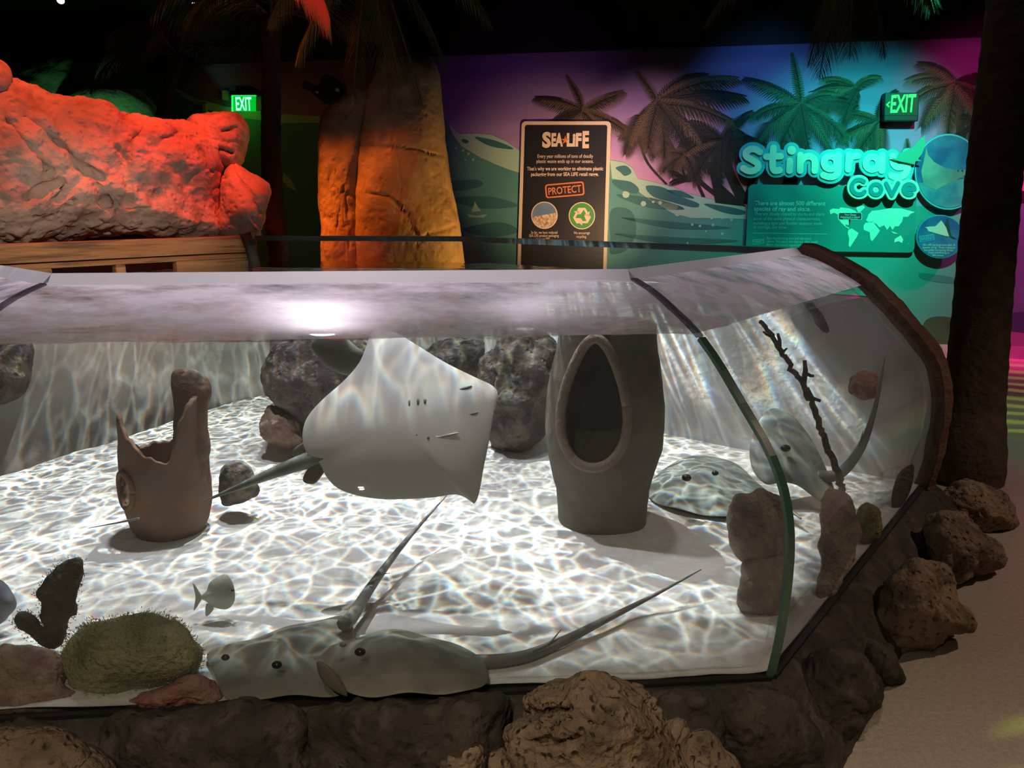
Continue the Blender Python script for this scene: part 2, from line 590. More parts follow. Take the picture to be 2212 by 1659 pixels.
def clear_mat(name, tint, f0=0.04, rough=0.0, haze=0.0, hazecol=(0.8, 0.78, 0.8), haze_scale=5.0, bump=0.0, bscale=8.0, stretch=None, contrast=2.2):
    """Clear sheet: straight-through view, mirror by angle, and a share of dull film of painted-in scattered light, plus salt and droplets."""
    m = bpy.data.materials.new(name)
    m.use_nodes = True
    nt = m.node_tree
    nt.nodes.remove(nt.nodes['Principled BSDF'])
    out = nt.nodes['Material Output']
    tr = N(nt, 'ShaderNodeBsdfTransparent')
    tr.inputs[0].default_value = (*tint, 1)
    gl = N(nt, 'ShaderNodeBsdfGlossy')
    gl.inputs['Roughness'].default_value = rough
    geo = N(nt, 'ShaderNodeNewGeometry')
    nrm = geo.outputs['Normal']
    if bump:
        z = N(nt, 'ShaderNodeTexNoise')
        z.inputs['Scale'].default_value = bscale
        z.inputs['Detail'].default_value = 3
        if stretch:
            mp = N(nt, 'ShaderNodeVectorMath', operation='MULTIPLY')
            mp.inputs[1].default_value = stretch
            nt.links.new(geo.outputs['Position'], mp.inputs[0])
            nt.links.new(mp.outputs[0], z.inputs['Vector'])
        else:
            nt.links.new(geo.outputs['Position'], z.inputs['Vector'])
        bp = N(nt, 'ShaderNodeBump')
        bp.inputs['Strength'].default_value = bump
        bp.inputs['Distance'].default_value = 0.02
        nt.links.new(z.outputs['Fac'], bp.inputs['Height'])
        nrm = bp.outputs[0]
        nt.links.new(nrm, gl.inputs['Normal'])
    dt = N(nt, 'ShaderNodeVectorMath', operation='DOT_PRODUCT')
    nt.links.new(nrm, dt.inputs[0])
    nt.links.new(geo.outputs['Incoming'], dt.inputs[1])
    a = math_n(nt, 'ABSOLUTE', dt.outputs['Value'])
    a = math_n(nt, 'SUBTRACT', 1.0, a, clamp=True)
    a = math_n(nt, 'POWER', a, 5.0)
    a = math_n(nt, 'MULTIPLY', a, 1 - f0)
    a = math_n(nt, 'ADD', a, f0, clamp=True)
    mx = N(nt, 'ShaderNodeMixShader')
    nt.links.new(a, mx.inputs[0])
    nt.links.new(tr.outputs[0], mx.inputs[1])
    nt.links.new(gl.outputs[0], mx.inputs[2])
    res = mx.outputs[0]
    if haze:
        z = N(nt, 'ShaderNodeTexNoise')
        z.inputs['Scale'].default_value = haze_scale
        z.inputs['Detail'].default_value = 8
        z.inputs['Roughness'].default_value = 0.65
        mp = N(nt, 'ShaderNodeVectorMath', operation='MULTIPLY')
        mp.inputs[1].default_value = (1, 3.0, 3.0)
        nt.links.new(geo.outputs['Position'], mp.inputs[0])
        nt.links.new(mp.outputs[0], z.inputs['Vector'])
        f = math_n(nt, 'MULTIPLY_ADD', z.outputs['Fac'], contrast)
        f.node.inputs[2].default_value = 0.5 - 0.5 * contrast
        f = math_n(nt, 'MULTIPLY', f, haze, clamp=True)
        df = N(nt, 'ShaderNodeBsdfDiffuse')
        df.inputs[0].default_value = (*hazecol, 1)
        tl = N(nt, 'ShaderNodeBsdfTranslucent')
        tl.inputs[0].default_value = (*hazecol, 1)
        m2 = N(nt, 'ShaderNodeMixShader')
        m2.inputs[0].default_value = 0.3
        nt.links.new(df.outputs[0], m2.inputs[1])
        nt.links.new(tl.outputs[0], m2.inputs[2])
        m3 = N(nt, 'ShaderNodeMixShader')
        nt.links.new(f, m3.inputs[0])
        nt.links.new(res, m3.inputs[1])
        nt.links.new(m2.outputs[0], m3.inputs[2])
        res = m3.outputs[0]
        sheen = 0.10 if haze > 0.5 else 0.0
        g2 = N(nt, 'ShaderNodeBsdfGlossy')
        g2.inputs['Roughness'].default_value = 0.28
        g2.inputs[0].default_value = (0.95, 0.9, 0.95, 1)
        m4 = N(nt, 'ShaderNodeMixShader')
        m4.inputs[0].default_value = sheen
        nt.links.new(res, m4.inputs[1])
        nt.links.new(g2.outputs[0], m4.inputs[2])
        res = m4.outputs[0]
    nt.links.new(res, out.inputs['Surface'])
    return m


M = {}
M['floor'] = mat('beige_terrazzo', (0.42, 0.36, 0.29), 0.55, (0.50, 0.43, 0.36), 60, 3, bump=0.05, bscale=150, col3=(0.25, 0.20, 0.16), c3scale=220, c3amt=0.5)
M['black'] = mat('black_paint', (0.012, 0.012, 0.014), 0.9)
M['dark'] = mat('dark_plastic', (0.02, 0.02, 0.022), 0.45)
M['skirting'] = mat('grey_skirting', (0.45, 0.45, 0.47), 0.6)
M['rock_red'] = mat('tan_rock', (0.40, 0.31, 0.26), 0.85, (0.55, 0.44, 0.37), 3, 6, bump=0.9, bscale=22, pits=0.5, col3=(0.22, 0.17, 0.15), c3scale=5, c3amt=0.6)
M['rock_stand'] = mat('sandy_rock', (0.42, 0.33, 0.24), 0.85, (0.55, 0.45, 0.34), 3, 6, bump=0.7, bscale=16, pits=0.4, col3=(0.24, 0.19, 0.15), c3scale=4, c3amt=0.5)
M['rock_back'] = mat('grey_green_rock', (0.35, 0.36, 0.30), 0.9, (0.45, 0.45, 0.38), 3, 5, bump=0.6, bscale=14)
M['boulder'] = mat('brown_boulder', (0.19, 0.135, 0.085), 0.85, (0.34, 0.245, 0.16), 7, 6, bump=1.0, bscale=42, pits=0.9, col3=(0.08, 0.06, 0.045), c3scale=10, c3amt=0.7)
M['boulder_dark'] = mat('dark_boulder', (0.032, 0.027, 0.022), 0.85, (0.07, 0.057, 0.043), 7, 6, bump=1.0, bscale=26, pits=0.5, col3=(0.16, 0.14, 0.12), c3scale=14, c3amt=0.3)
M['tank_rock'] = mat('mossy_tank_rock', (0.05, 0.04, 0.042), 0.9, (0.15, 0.12, 0.11), 9, 6, bump=1.0, bscale=26, pits=0.5, col3=(0.22, 0.20, 0.12), c3scale=11, c3amt=0.5)
M['sand'] = mat('white_sand', (0.66, 0.65, 0.61), 0.95, (0.74, 0.73, 0.70), 30, 4, bump=0.35, bscale=60, spec=0.1, col3=(0.62, 0.50, 0.48), c3scale=6, c3amt=0.35)
M['tank_wall'] = mat('pale_tank_wall', (0.50, 0.48, 0.44), 0.8, (0.62, 0.60, 0.56), 5, 4, bump=0.2, bscale=20, col3=(0.45, 0.33, 0.28), c3scale=3, c3amt=0.4)
M['wood'] = mat('weathered_wood', (0.36, 0.18, 0.07), 0.75, (0.50, 0.29, 0.13), 3, 6, bump=0.9, bscale=6, col3=(0.10, 0.06, 0.03), c3scale=2.5, c3amt=0.8, stretch=(1, 1, 14))
M['iron'] = mat('old_iron', (0.06, 0.045, 0.035), 0.6, metal=0.6)
M['clay'] = mat('brown_clay', (0.14, 0.075, 0.045), 0.8, (0.21, 0.115, 0.065), 7, 5, bump=0.4, bscale=24, col3=(0.12, 0.10, 0.085), c3scale=9, c3amt=0.5)
M['clay_pale'] = mat('chipped_clay', (0.20, 0.155, 0.125), 0.85, (0.22, 0.16, 0.12), 40, 4, bump=0.5, bscale=60)
M['urn'] = mat('grey_brown_clay', (0.10, 0.078, 0.06), 0.8, (0.15, 0.118, 0.09), 6, 5, bump=0.35, bscale=20, col3=(0.10, 0.10, 0.085), c3scale=7, c3amt=0.5)
M['ray_top'] = mat('ray_skin', (0.14, 0.14, 0.11), 0.5, (0.23, 0.22, 0.17), 9, 4, bump=0.05, bscale=60, col3=(0.25, 0.24, 0.18), c3scale=7, c3amt=0.4)
M['ray_pale'] = mat('spotted_ray_skin', (0.13, 0.145, 0.13), 0.5, (0.26, 0.28, 0.25), 11, 4, bump=0.05, bscale=60)
M['ray_under'] = mat('ray_belly', (0.62, 0.585, 0.55), 0.5, (0.68, 0.64, 0.60), 4, 3, spec=0.3)
M['ray_edge'] = mat('ray_belly_dark', (0.13, 0.12, 0.09), 0.55)
M['tail'] = mat('ray_tail', (0.13, 0.12, 0.115), 0.5, (0.20, 0.19, 0.18), 14, 3)
M['eye'] = mat('black_eye', (0.01, 0.01, 0.01), 0.25)
M['fish'] = mat('silver_fish', (0.36, 0.38, 0.33), 0.45, (0.46, 0.47, 0.42), 20, 3)
M['algae'] = mat('green_algae', (0.20, 0.22, 0.08), 0.95, (0.50, 0.45, 0.22), 8, 6, bump=0.9, bscale=70, col3=(0.26, 0.16, 0.10), c3scale=9, c3amt=0.5)
M['coral_pink'] = mat('pink_coral_rock', (0.28, 0.15, 0.12), 0.95, (0.40, 0.30, 0.20), 9, 6, bump=0.9, bscale=50, col3=(0.16, 0.06, 0.07), c3scale=14, c3amt=0.6)
M['coral_red'] = mat('red_coral_rock', (0.30, 0.08, 0.07), 0.95, (0.34, 0.22, 0.14), 12, 6, bump=0.9, bscale=50)
M['coral_grey'] = mat('mauve_coral', (0.22, 0.17, 0.155), 0.95, (0.42, 0.35, 0.24), 14, 6, bump=1.0, bscale=60, col3=(0.26, 0.12, 0.17), c3scale=16, c3amt=0.6)
M['coral_yellow'] = mat('yellow_coral', (0.30, 0.27, 0.06), 0.95, (0.20, 0.19, 0.08), 20, 5, bump=0.9, bscale=60)
M['sponge'] = mat('dark_sponge', (0.055, 0.05, 0.025), 0.98, (0.11, 0.10, 0.05), 20, 5, bump=1.0, bscale=60)
M['branch'] = mat('dark_branch', (0.05, 0.035, 0.03), 0.9, (0.10, 0.065, 0.05), 20, 4, bump=0.8, bscale=60)
M['seam'] = mat('green_joint', (0.08, 0.20, 0.14), 0.25, spec=0.6)
M['lip'] = mat('frosted_edge', (0.80, 0.78, 0.80), 0.35, spec=0.6)
M['lip_dark'] = mat('dark_glass_edge', (0.03, 0.045, 0.045), 0.2, spec=0.6)
M['gasket'] = mat('black_gasket', (0.02, 0.018, 0.016), 0.6)
M['rim'] = mat('terracotta_rim', (0.10, 0.048, 0.03), 0.8, (0.17, 0.09, 0.06), 10, 5, bump=0.8, bscale=40)
M['trunk'] = mat('palm_trunk', (0.075, 0.05, 0.036), 0.95, (0.12, 0.085, 0.06), 14, 5, bump=0.8, bscale=30)
M['frond'] = mat('dry_frond', (0.09, 0.085, 0.04), 0.8, (0.13, 0.11, 0.05), 6, 3)
M['acrylic'] = clear_mat('clear_acrylic', (0.965, 0.985, 0.975), 0.025, haze=0.08, hazecol=(0.8, 0.8, 0.8), contrast=0.6)  # faint pale veil on the panel stands in for haze in the water
M['acrylic_haze'] = clear_mat('hazed_acrylic', (0.95, 0.95, 0.96), 0.035, 0.05, 1.45, (0.88, 0.79, 0.89), 4.0)  # lavender veil above the waterline paints in light scattered from the bright water
M['back_glass'] = clear_mat('clear_glass', (0.93, 0.96, 0.95), 0.03)
M['water'] = clear_mat('water_surface', (0.90, 0.97, 0.95), 0.02, 0.02, bump=0.35, bscale=9.0, stretch=(0.6, 1.6, 1))

# ------------------------------------------------------------------ room shell
WANG = math.atan2(-0.187, 1.0)
WV = np.array([math.cos(WANG), math.sin(WANG), 0.0])
WN = np.array([math.sin(WANG), -math.cos(WANG), 0.0])
W0 = np.array([0.0, 8.54, 0.0])
ZV = np.array([0, 0, 1.0])


def PW(x, y, off=0.0):
    """Point of the mural wall seen at a pixel, as (along, height)."""
    d = ray(x, y)
    t = np.dot(W0 + off * WN - CAM, WN) / np.dot(d, WN)
    p = CAM + t * d
    return np.dot(p - W0, WV), p[2]


def WP(a, z, off):
    return W0 + a * WV + z * ZV + off * WN


HC = 4.7
mk('floor', [(-9, -4, 0), (10, -4, 0), (10, 12, 0), (-9, 12, 0), (-9, -4, -0.1), (10, -4, -0.1), (10, 12, -0.1), (-9, 12, -0.1)],
   [(0, 1, 2, 3), (7, 6, 5, 4), (0, 4, 5, 1), (1, 5, 6, 2), (2, 6, 7, 3), (3, 7, 4, 0)], M['floor'], smooth=False, kind='structure')
v, f = box((0.5, 4, HC + 0.05), (9.5, 0, 0), (0, 8, 0), (0, 0, 0.05))
mk('ceiling', v, f, M['black'], smooth=False, kind='structure')
v, f = box((-9.05, 4, HC / 2), (0.05, 0, 0), (0, 8, 0), (0, 0, HC / 2))
mk('wall_left', v, f, M['black'], smooth=False, kind='structure')
v, f = box((10.05, 4, HC / 2), (0.05, 0, 0), (0, 8, 0), (0, 0, HC / 2))
mk('wall_right', v, f, M['black'], smooth=False, kind='structure')
v, f = box((0.5, -4.05, HC / 2), (9.5, 0, 0), (0, 0.05, 0), (0, 0, HC / 2))
mk('wall_front', v, f, M['black'], smooth=False, kind='structure')
v, f = box(W0 - 0.06 * WN + ZV * HC / 2 + WV * 0.5, WV * 10.5, WN * 0.05, ZV * HC / 2)
wall_back = mk('wall_back', v, f, M['black'], smooth=False, kind='structure')
v, f = box(W0 + 0.008 * WN + ZV * 0.06 + WV * 0.5, WV * 9.0, WN * 0.012, ZV * 0.06)
mk('baseboard_back', v, f, M['skirting'], smooth=False, kind='structure')


# ------------------------------------------------------------------ mural (flat print on the back wall)
def print_mat(name, col, rough=0.6):
    return mat(name, col, rough, spec=0.2)


def sky_mat():
    m = bpy.data.materials.new('mural_sky_print')
    m.use_nodes = True
    nt = m.node_tree
    b = nt.nodes['Principled BSDF']
    b.inputs['Roughness'].default_value = 0.6
    b.inputs['Specular IOR Level'].default_value = 0.2
    geo = N(nt, 'ShaderNodeNewGeometry')
    sp = N(nt, 'ShaderNodeSeparateXYZ')
    nt.links.new(geo.outputs['Position'], sp.inputs[0])
    z = N(nt, 'ShaderNodeTexNoise')
    z.inputs['Scale'].default_value = 1.4
    z.inputs['Detail'].default_value = 4
    mp = N(nt, 'ShaderNodeVectorMath', operation='MULTIPLY')
    mp.inputs[1].default_value = (0.6, 0.6, 5.0)
    nt.links.new(geo.outputs['Position'], mp.inputs[0])
    nt.links.new(mp.outputs[0], z.inputs['Vector'])
    h = math_n(nt, 'MULTIPLY_ADD', z.outputs['Fac'], 0.5)
    h.node.inputs[2].default_value = -0.25
    h = math_n(nt, 'ADD', sp.outputs[2], h)
    h = math_n(nt, 'DIVIDE', h, 3.0)
    r = N(nt, 'ShaderNodeValToRGB')
    e = r.color_ramp.elements
    e[0].position = 0.45
    e[0].color = (0.80, 0.36, 0.44, 1)
    e[1].position = 1.0
    e[1].color = (0.10, 0.07, 0.20, 1)
    k = e.new(0.68)
    k.color = (0.42, 0.27, 0.50, 1)
    nt.links.new(h, r.inputs[0])
    nt.links.new(r.outputs[0], b.inputs['Base Color'])
    return m


M['sky'] = sky_mat()
M['sea'] = mat('mural_sea_print', (0.09, 0.27, 0.24), 0.6, (0.12, 0.34, 0.30), 1.2, 2, spec=0.2)
M['sea_dark'] = print_mat('mural_dark_sea_print', (0.05, 0.17, 0.17))
M['crest'] = print_mat('mural_crest_print', (0.38, 0.60, 0.44))
M['palm_a'] = print_mat('mural_palm_print', (0.13, 0.085, 0.05))
M['palm_b'] = print_mat('mural_dark_palm_print', (0.028, 0.028, 0.024))
M['palm_c'] = print_mat('mural_green_palm_print', (0.05, 0.085, 0.05))
M['beach'] = print_mat('mural_beach_print', (0.30, 0.32, 0.33))


def wall_poly(name, pts, off, thick, m, parent, px=True, n=None, smooth_curve=False, **kw):
    if smooth_curve:
        pts = catmull(pts, n or 80)
    P = [PW(x, y, off) if px else (x, y) for x, y in pts]
    k = len(P)
    V = [WP(a, z, off) for a, z in P] + [WP(a, z, off - thick) for a, z in P]
    Fc = [tuple(range(k)), tuple(range(2 * k - 1, k - 1, -1))]
    Fc += [(i, (i + 1) % k, k + (i + 1) % k, k + i) for i in range(k)]
    return mk(name, V, Fc, m, parent, smooth=False, **kw)


MT = 2.97
wall_poly('mural_sky', [(-9, 0.12), (9, 0.12), (9, MT), (-9, MT)], 0.004, 0.004, M['sky'], wall_back, px=False)
sea_top = [(-700, 210), (-200, 190), (200, 150), (345, 165), (380, 190), (420, 210), (480, 228), (600, 245), (690, 250), (780, 190), (900, 170), (955, 240), (972, 270), (992, 288), (1030, 287), (1062, 290), (1095, 305), (1130, 330),
           (1200, 350), (1280, 350), (1320, 345), (1348, 350), (1366, 362), (1378, 385), (1410, 392), (1450, 402), (1490, 418), (1530, 428), (1570, 437), (1616, 447), (1750, 452), (1900, 448), (2100, 440), (2240, 435), (2700, 430)]
wl = [PW(x, y, 0.006) for x, y in sea_top]
wall_poly('mural_sea', wl + [(wl[-1][0], 0.12), (wl[0][0], 0.12)], 0.006, 0.002, M['sea'], wall_back, px=False)


def wave_strip(top, depth, m, name):
    lo = [(x + 4, y + d) for (x, y), d in zip(top, depth)]
    return wall_poly(name, list(top) + lo[::-1], 0.008, 0.002, m, wall_back)


wave_strip([(955, 241), (972, 271), (992, 289), (1030, 288), (1062, 291), (1095, 306), (1130, 331)], [4, 16, 26, 50, 62, 60, 46], M['crest'], 'mural_wave')
wave_strip([(1318, 346), (1348, 351), (1366, 363), (1378, 386), (1410, 393), (1450, 403), (1490, 419), (1530, 429), (1570, 438), (1616, 448)], [40, 40, 36, 30, 46, 58, 52, 42, 34, 26], M['crest'], 'mural_wave')
wave_strip([(345, 166), (380, 191), (420, 211), (480, 229), (600, 246), (690, 251)], [3, 10, 14, 20, 20, 14], M['crest'], 'mural_wave')
for pts in ([(1330, 362), (1352, 358), (1364, 372), (1350, 380), (1340, 372)], [(1322, 390), (1360, 392), (1380, 408), (1372, 418), (1340, 408)],
            [(1395, 402), (1430, 404), (1470, 424), (1510, 440), (1500, 448), (1450, 436), (1410, 424)], [(1440, 412), (1470, 412), (1500, 428), (1470, 424)],
            [(1520, 440), (1570, 446), (1610, 456), (1600, 464), (1560, 458)], [(1025, 296), (1070, 304), (1110, 322), (1060, 316)], [(1000, 300), (1012, 304), (1008, 310), (998, 306)]):
    wall_poly('mural_swirl', pts, 0.010, 0.002, M['sea_dark'], wall_back, smooth_curve=True, n=40)
for pts in ([(960, 395), (1030, 388), (1040, 402), (985, 412)], [(970, 430), (1060, 425), (1120, 445), (1040, 450)], [(1000, 495), (1080, 480), (1120, 500), (1060, 512)],
            [(1330, 420), (1420, 430), (1480, 452), (1400, 448)], [(1340, 470), (1440, 478), (1580, 492), (1460, 494)], [(1325, 505), (1450, 512), (1600, 520), (1460, 528)],
            [(1990, 590), (2060, 600), (2060, 612), (1995, 604)]):
    wall_poly('mural_current', pts, 0.008, 0.002, M['sea_dark'], wall_back, smooth_curve=True, n=40)
wall_poly('mural_fish_shape', [(1318, 520), (1318, 458), (1345, 448), (1368, 462), (1374, 500), (1362, 530), (1345, 545), (1318, 548)], 0.008, 0.002, M['sea_dark'], wall_back, smooth_curve=True, n=50)
# bubbles along the crest
for x, y, r in ((1352, 420, 8), (1390, 440, 6), (1411, 436, 3), (1426, 438, 4), (1463, 462, 6), (1510, 463, 5), (1537, 472, 3), (1495, 485, 3), (1512, 488, 3), (1540, 486, 3), (1560, 470, 4), (1580, 475, 3),
                (1000, 325, 3), (1012, 332, 3), (985, 320, 3), (1022, 345, 3), (1040, 340, 2), (1005, 345, 2), (1560, 505, 3), (1525, 500, 2), (1485, 525, 2)):
    wall_poly('mural_bubble', [(x + r * math.cos(i * 0.785), y + r * math.sin(i * 0.785)) for i in range(8)], 0.010, 0.002, M['crest'], wall_back)
# little sailing boat of the print
wall_poly('mural_boat', [(1008, 462), (1030, 466), (1052, 462), (1046, 470), (1014, 470)], 0.010, 0.002, M['crest'], wall_back)
wall_poly('mural_sail', [(1026, 436), (1018, 458), (1038, 456)], 0.010, 0.002, M['crest'], wall_back)
wall_poly('mural_boat', [(612, 372), (628, 388), (640, 412), (622, 404), (610, 390)], 0.010, 0.002, M['crest'], wall_back)
# painted whale-back rock and beach at the foot of the wall
wall_poly('mural_rock', [(1990, 760), (1995, 700), (2020, 684), (2070, 690), (2120, 720), (2120, 760)], 0.008, 0.002, M['palm_c'], wall_back, smooth_curve=True, n=40)
wall_poly('mural_beach', [(2130, 712), (2180, 706), (2240, 712), (2300, 712), (2300, 752), (2130, 748)], 0.008, 0.002, M['beach'], wall_back)
wall_poly('mural_swirl', [(2150, 704), (2165, 685), (2185, 676), (2230, 674), (2260, 690), (2240, 716), (2190, 716), (2160, 708)], 0.010, 0.002, M['sea_dark'], wall_back, smooth_curve=True, n=40)
wall_poly('mural_hill', [(2095, 430), (2160, 420), (2180, 408), (2230, 415), (2300, 405), (2300, 436), (2095, 440)], 0.009, 0.002, M['palm_b'], wall_back)


def mural_frond(c, ang, L, curl, w, n=26):
    """Flat frond print: midrib from c turning by curl, with drooping pointed leaflets; pixel space."""
    polys = []
    p = np.array(c, float)
    a = ang
    st = L / n
    rib = [p.copy()]
    for i in range(n):
        s = i / (n - 1)
        p2 = p + st * np.array([math.cos(a), -math.sin(a)])
        ln = w * (math.sin(math.pi * min(1, 0.12 + 0.80 * s)) ** 0.6 + 0.15)
        for sg in (-1, 1):
            la = a + sg * (1.05 - 0.65 * s)
            d = np.array([math.cos(la), -math.sin(la)])
            k = 1.35 if d[1] > 0 else 0.85
            q = p + ln * k * d + np.array([0, ln * 0.38])
            m = p + ln * 0.5 * k * d + np.array([0, ln * 0.07])
            e = (p2 - p) * 0.42
            polys.append([p - e, m - e * 0.8, q, m + e * 0.8, p + e])
        p = p2
        rib.append(p.copy())
        a += curl / n
    nr = np.array([math.sin(ang), math.cos(ang)])
    for i in range(n):
        polys.append([rib[i] - nr * 1.4, rib[i] + nr * 1.4, rib[i + 1] + nr * 1.2, rib[i + 1] - nr * 1.2])
    return polys


def mural_palm(c, fronds, m1, m2, trunk=None):
    V, Fc, mi = [], [], []
    lay = 0

    def add(poly, off, k):
        o = len(V)
        for x, y in poly:
            aa, zz = PW(x, y, off)
            V.append(WP(aa, zz, off))
        Fc.append(tuple(range(o, o + len(poly))))
        mi.append(k)
    if trunk:
        T = catmull(trunk[0], 14, closed=False)
        w0, w1 = trunk[1]
        for i in range(13):
            wa = w0 + (w1 - w0) * i / 13
            wb = w0 + (w1 - w0) * (i + 1) / 13
            add([(T[i][0] - wa, T[i][1]), (T[i][0] + wa, T[i][1]), (T[i + 1][0] + wb, T[i + 1][1]), (T[i + 1][0] - wb, T[i + 1][1])], 0.0105, 1)
    for i, (an, L, cu, w) in enumerate(fronds):
        k = i % 2
        off = 0.011 + 0.0005 * i
        for q in mural_frond(c, math.radians(an), L, cu, w):
            add(q, off, k)
        # dark shaded underside line
        for q in mural_frond((c[0] + 1, c[1] + 5), math.radians(an), L * 0.9, cu, w * 0.5, 16):
            add(q, off + 0.0002, 1 - k if i % 3 else 1)
    mk('mural_palm', V, Fc, [m1, m2], wall_back, smooth=False, mi=mi, recalc=False)


A_, B_, C_ = M['palm_a'], M['palm_b'], M['palm_c']
mural_palm((1258, 238), [(100, 85, 0.5, 16), (150, 105, 0.5, 22), (35, 95, -0.3, 24), (185, 95, 0.9, 26), (-10, 110, -0.5, 26), (215, 70, 0.8, 22), (-40, 90, -0.6, 24)], A_, B_, ([(1256, 240), (1252, 300), (1250, 340)], (7, 9)))
mural_palm((1420, 220), [(112, 80, 0.4, 20), (60, 130, -1.1, 24), (38, 185, -0.75, 30), (18, 190, -0.5, 32), (0, 170, -0.5, 30), (-30, 150, -0.5, 28), (-75, 130, -0.3, 30), (220, 120, 0.6, 30), (250, 110, 0.3, 32), (-50, 120, -0.3, 24)], A_, B_, ([(1425, 225), (1440, 300), (1500, 380), (1560, 430)], (6, 8)))
mural_palm((1378, 292), [(160, 40, 0.8, 14), (220, 50, 0.6, 16), (20, 60, -0.7, 14), (-40, 60, -0.5, 16)], A_, B_, ([(1380, 295), (1398, 350), (1440, 398)], (3, 3)))
mural_palm((1480, 330), [(200, 70, 0.6, 20), (230, 60, 0.4, 20), (160, 60, 0.6, 16), (-20, 80, -0.6, 20), (-60, 70, -0.3, 18), (40, 90, -0.7, 20)], A_, B_, ([(1482, 335), (1500, 380), (1520, 425)], (3, 4)))
mural_palm((1560, 300), [(170, 90, 0.5, 26), (130, 80, 0.7, 22), (60, 90, -0.6, 24), (10, 100, -0.7, 28), (-40, 110, -0.4, 28), (220, 110, 0.5, 28), (265, 100, 0.1, 26)], B_, B_, ([(1560, 305), (1575, 370), (1610, 440)], (9, 14)))
mural_palm((1730, 226), [(95, 115, 0.15, 20), (140, 135, 0.5, 24), (172, 115, 0.8, 24), (20, 120, -0.6, 26), (45, 80, -0.9, 22), (205, 130, 0.5, 28), (-20, 130, -0.6, 28), (-45, 120, -0.4, 26), (235, 120, 0.3, 28), (-80, 100, 0, 24)], C_, B_, ([(1730, 230), (1722, 320), (1700, 420)], (12, 16)))
mural_palm((1850, 190), [(140, 80, 0.9, 20), (165, 95, 0.7, 22), (200, 90, 0.5, 24), (240, 90, 0.3, 24), (60, 60, -1.2, 18)], A_, B_, ([(1905, 250), (1890, 300), (1860, 420)], (6, 10)))
mural_palm((1900, 262), [(150, 90, 0.6, 24), (190, 100, 0.5, 26), (225, 90, 0.3, 24), (90, 80, -1.0, 24), (40, 70, -1.0, 22), (270, 90, 0, 24)], A_, B_)
mural_palm((2065, 180), [(150, 110, 0.9, 26), (125, 95, 0.9, 24), (180, 105, 0.7, 26), (35, 80, -0.8, 22), (-10, 90, -0.7, 24), (220, 120, 0.4, 28), (255, 120, 0.2, 28), (-50, 110, -0.4, 26)], A_, B_, ([(2068, 185), (2075, 280), (2060, 430)], (8, 12)))
mural_palm((2130, 260), [(160, 80, 0.6, 22), (200, 90, 0.4, 22), (240, 90, 0.2, 24), (100, 60, 0.6, 20), (20, 80, -0.5, 22), (-40, 80, -0.4, 22)], B_, B_)
mural_palm((1960, 345), [(150, 60, 0.6, 18), (190, 60, 0.5, 18), (40, 60, -0.6, 18), (-10, 60, -0.6, 18), (90, 45, 0, 16)], A_, B_)
mural_palm((1480, 385), [(100, 35, 0.3, 8), (60, 38, -0.5, 9), (140, 38, 0.5, 9), (20, 36, -0.6, 9), (180, 36, 0.6, 9)], B_, B_)
mural_palm((1640, 330), [(120, 70, 0.5, 22), (160, 80, 0.5, 22), (80, 60, -0.3, 20), (30, 70, -0.6, 22)], B_, B_, ([(1640, 330), (1625, 400), (1615, 440)], (8, 12)))
wall_poly('mural_stem', [(1545, 438), (1530, 350), (1538, 348), (1558, 398), (1612, 446)], 0.0104, 0.002, B_, wall_back)


# ------------------------------------------------------------------ writing
def text_mesh(s, bold=0.0, extrude=0.0, space=1.0):
    cu = bpy.data.curves.new('lettering', 'FONT')
    cu.body = s
    cu.size = 1.0
    cu.offset = bold
    cu.space_character = space
    cu.extrude = extrude
    cu.resolution_u = 3
    o = bpy.data.objects.new('lettering', cu)
    COL.objects.link(o)
    dg = bpy.context.evaluated_depsgraph_get()
    dg.update()
    me = bpy.data.meshes.new_from_object(o.evaluated_get(dg))
    bpy.data.objects.remove(o)
    bpy.data.curves.remove(cu)
    return me


def wall_text(name, s, x0, y0, x1, y1, cap, off, m, parent, bold=0.0, depth=0.0, ref=None, space=1.0, **kw):
    """Lettering whose baseline runs between two pixels of the wall; cap is the capital height there."""
    me = text_mesh(s, bold, 0.5 if depth else 0.0, space)
    n = len(me.vertices)
    co = np.zeros(n * 3)
    me.vertices.foreach_get('co', co)
    co = co.reshape(-1, 3)
    lo, hi = (co[:, 0].min(), co[:, 0].max()) if ref is None else ref
    a0, z0 = PW(x0, y0, off)
    a1, z1 = PW(x1, y1, off)
    ac, zc = PW(x0, y0 - cap, off)
    ch = (zc - z0) / 0.69
    W = math.hypot(a1 - a0, z1 - z0)
    ca, sa = (a1 - a0) / W, (z1 - z0) / W
    X = (co[:, 0] - lo) / (hi - lo) * W
    Y = co[:, 1] * ch
    A = a0 + X * ca - Y * sa
    Z = z0 + X * sa + Y * ca
    O = off + (co[:, 2] * depth if depth else 0)
    P = W0[None] + A[:, None] * WV + Z[:, None] * ZV + (O * np.ones(n))[:, None] * WN
    me.vertices.foreach_set('co', P.reshape(-1))
    me.update()
    o = link(name, me, m, parent, False, **kw)
    return o, (lo, hi)


def px_disc(cx, cy, rx, ry, n=48, rot=0.0):
    c, s = math.cos(rot), math.sin(rot)
    return [(cx + rx * math.cos(i * 2 * math.pi / n) * c - ry * math.sin(i * 2 * math.pi / n) * s, cy + rx * math.cos(i * 2 * math.pi / n) * s + ry * math.sin(i * 2 * math.pi / n) * c) for i in range(n)]


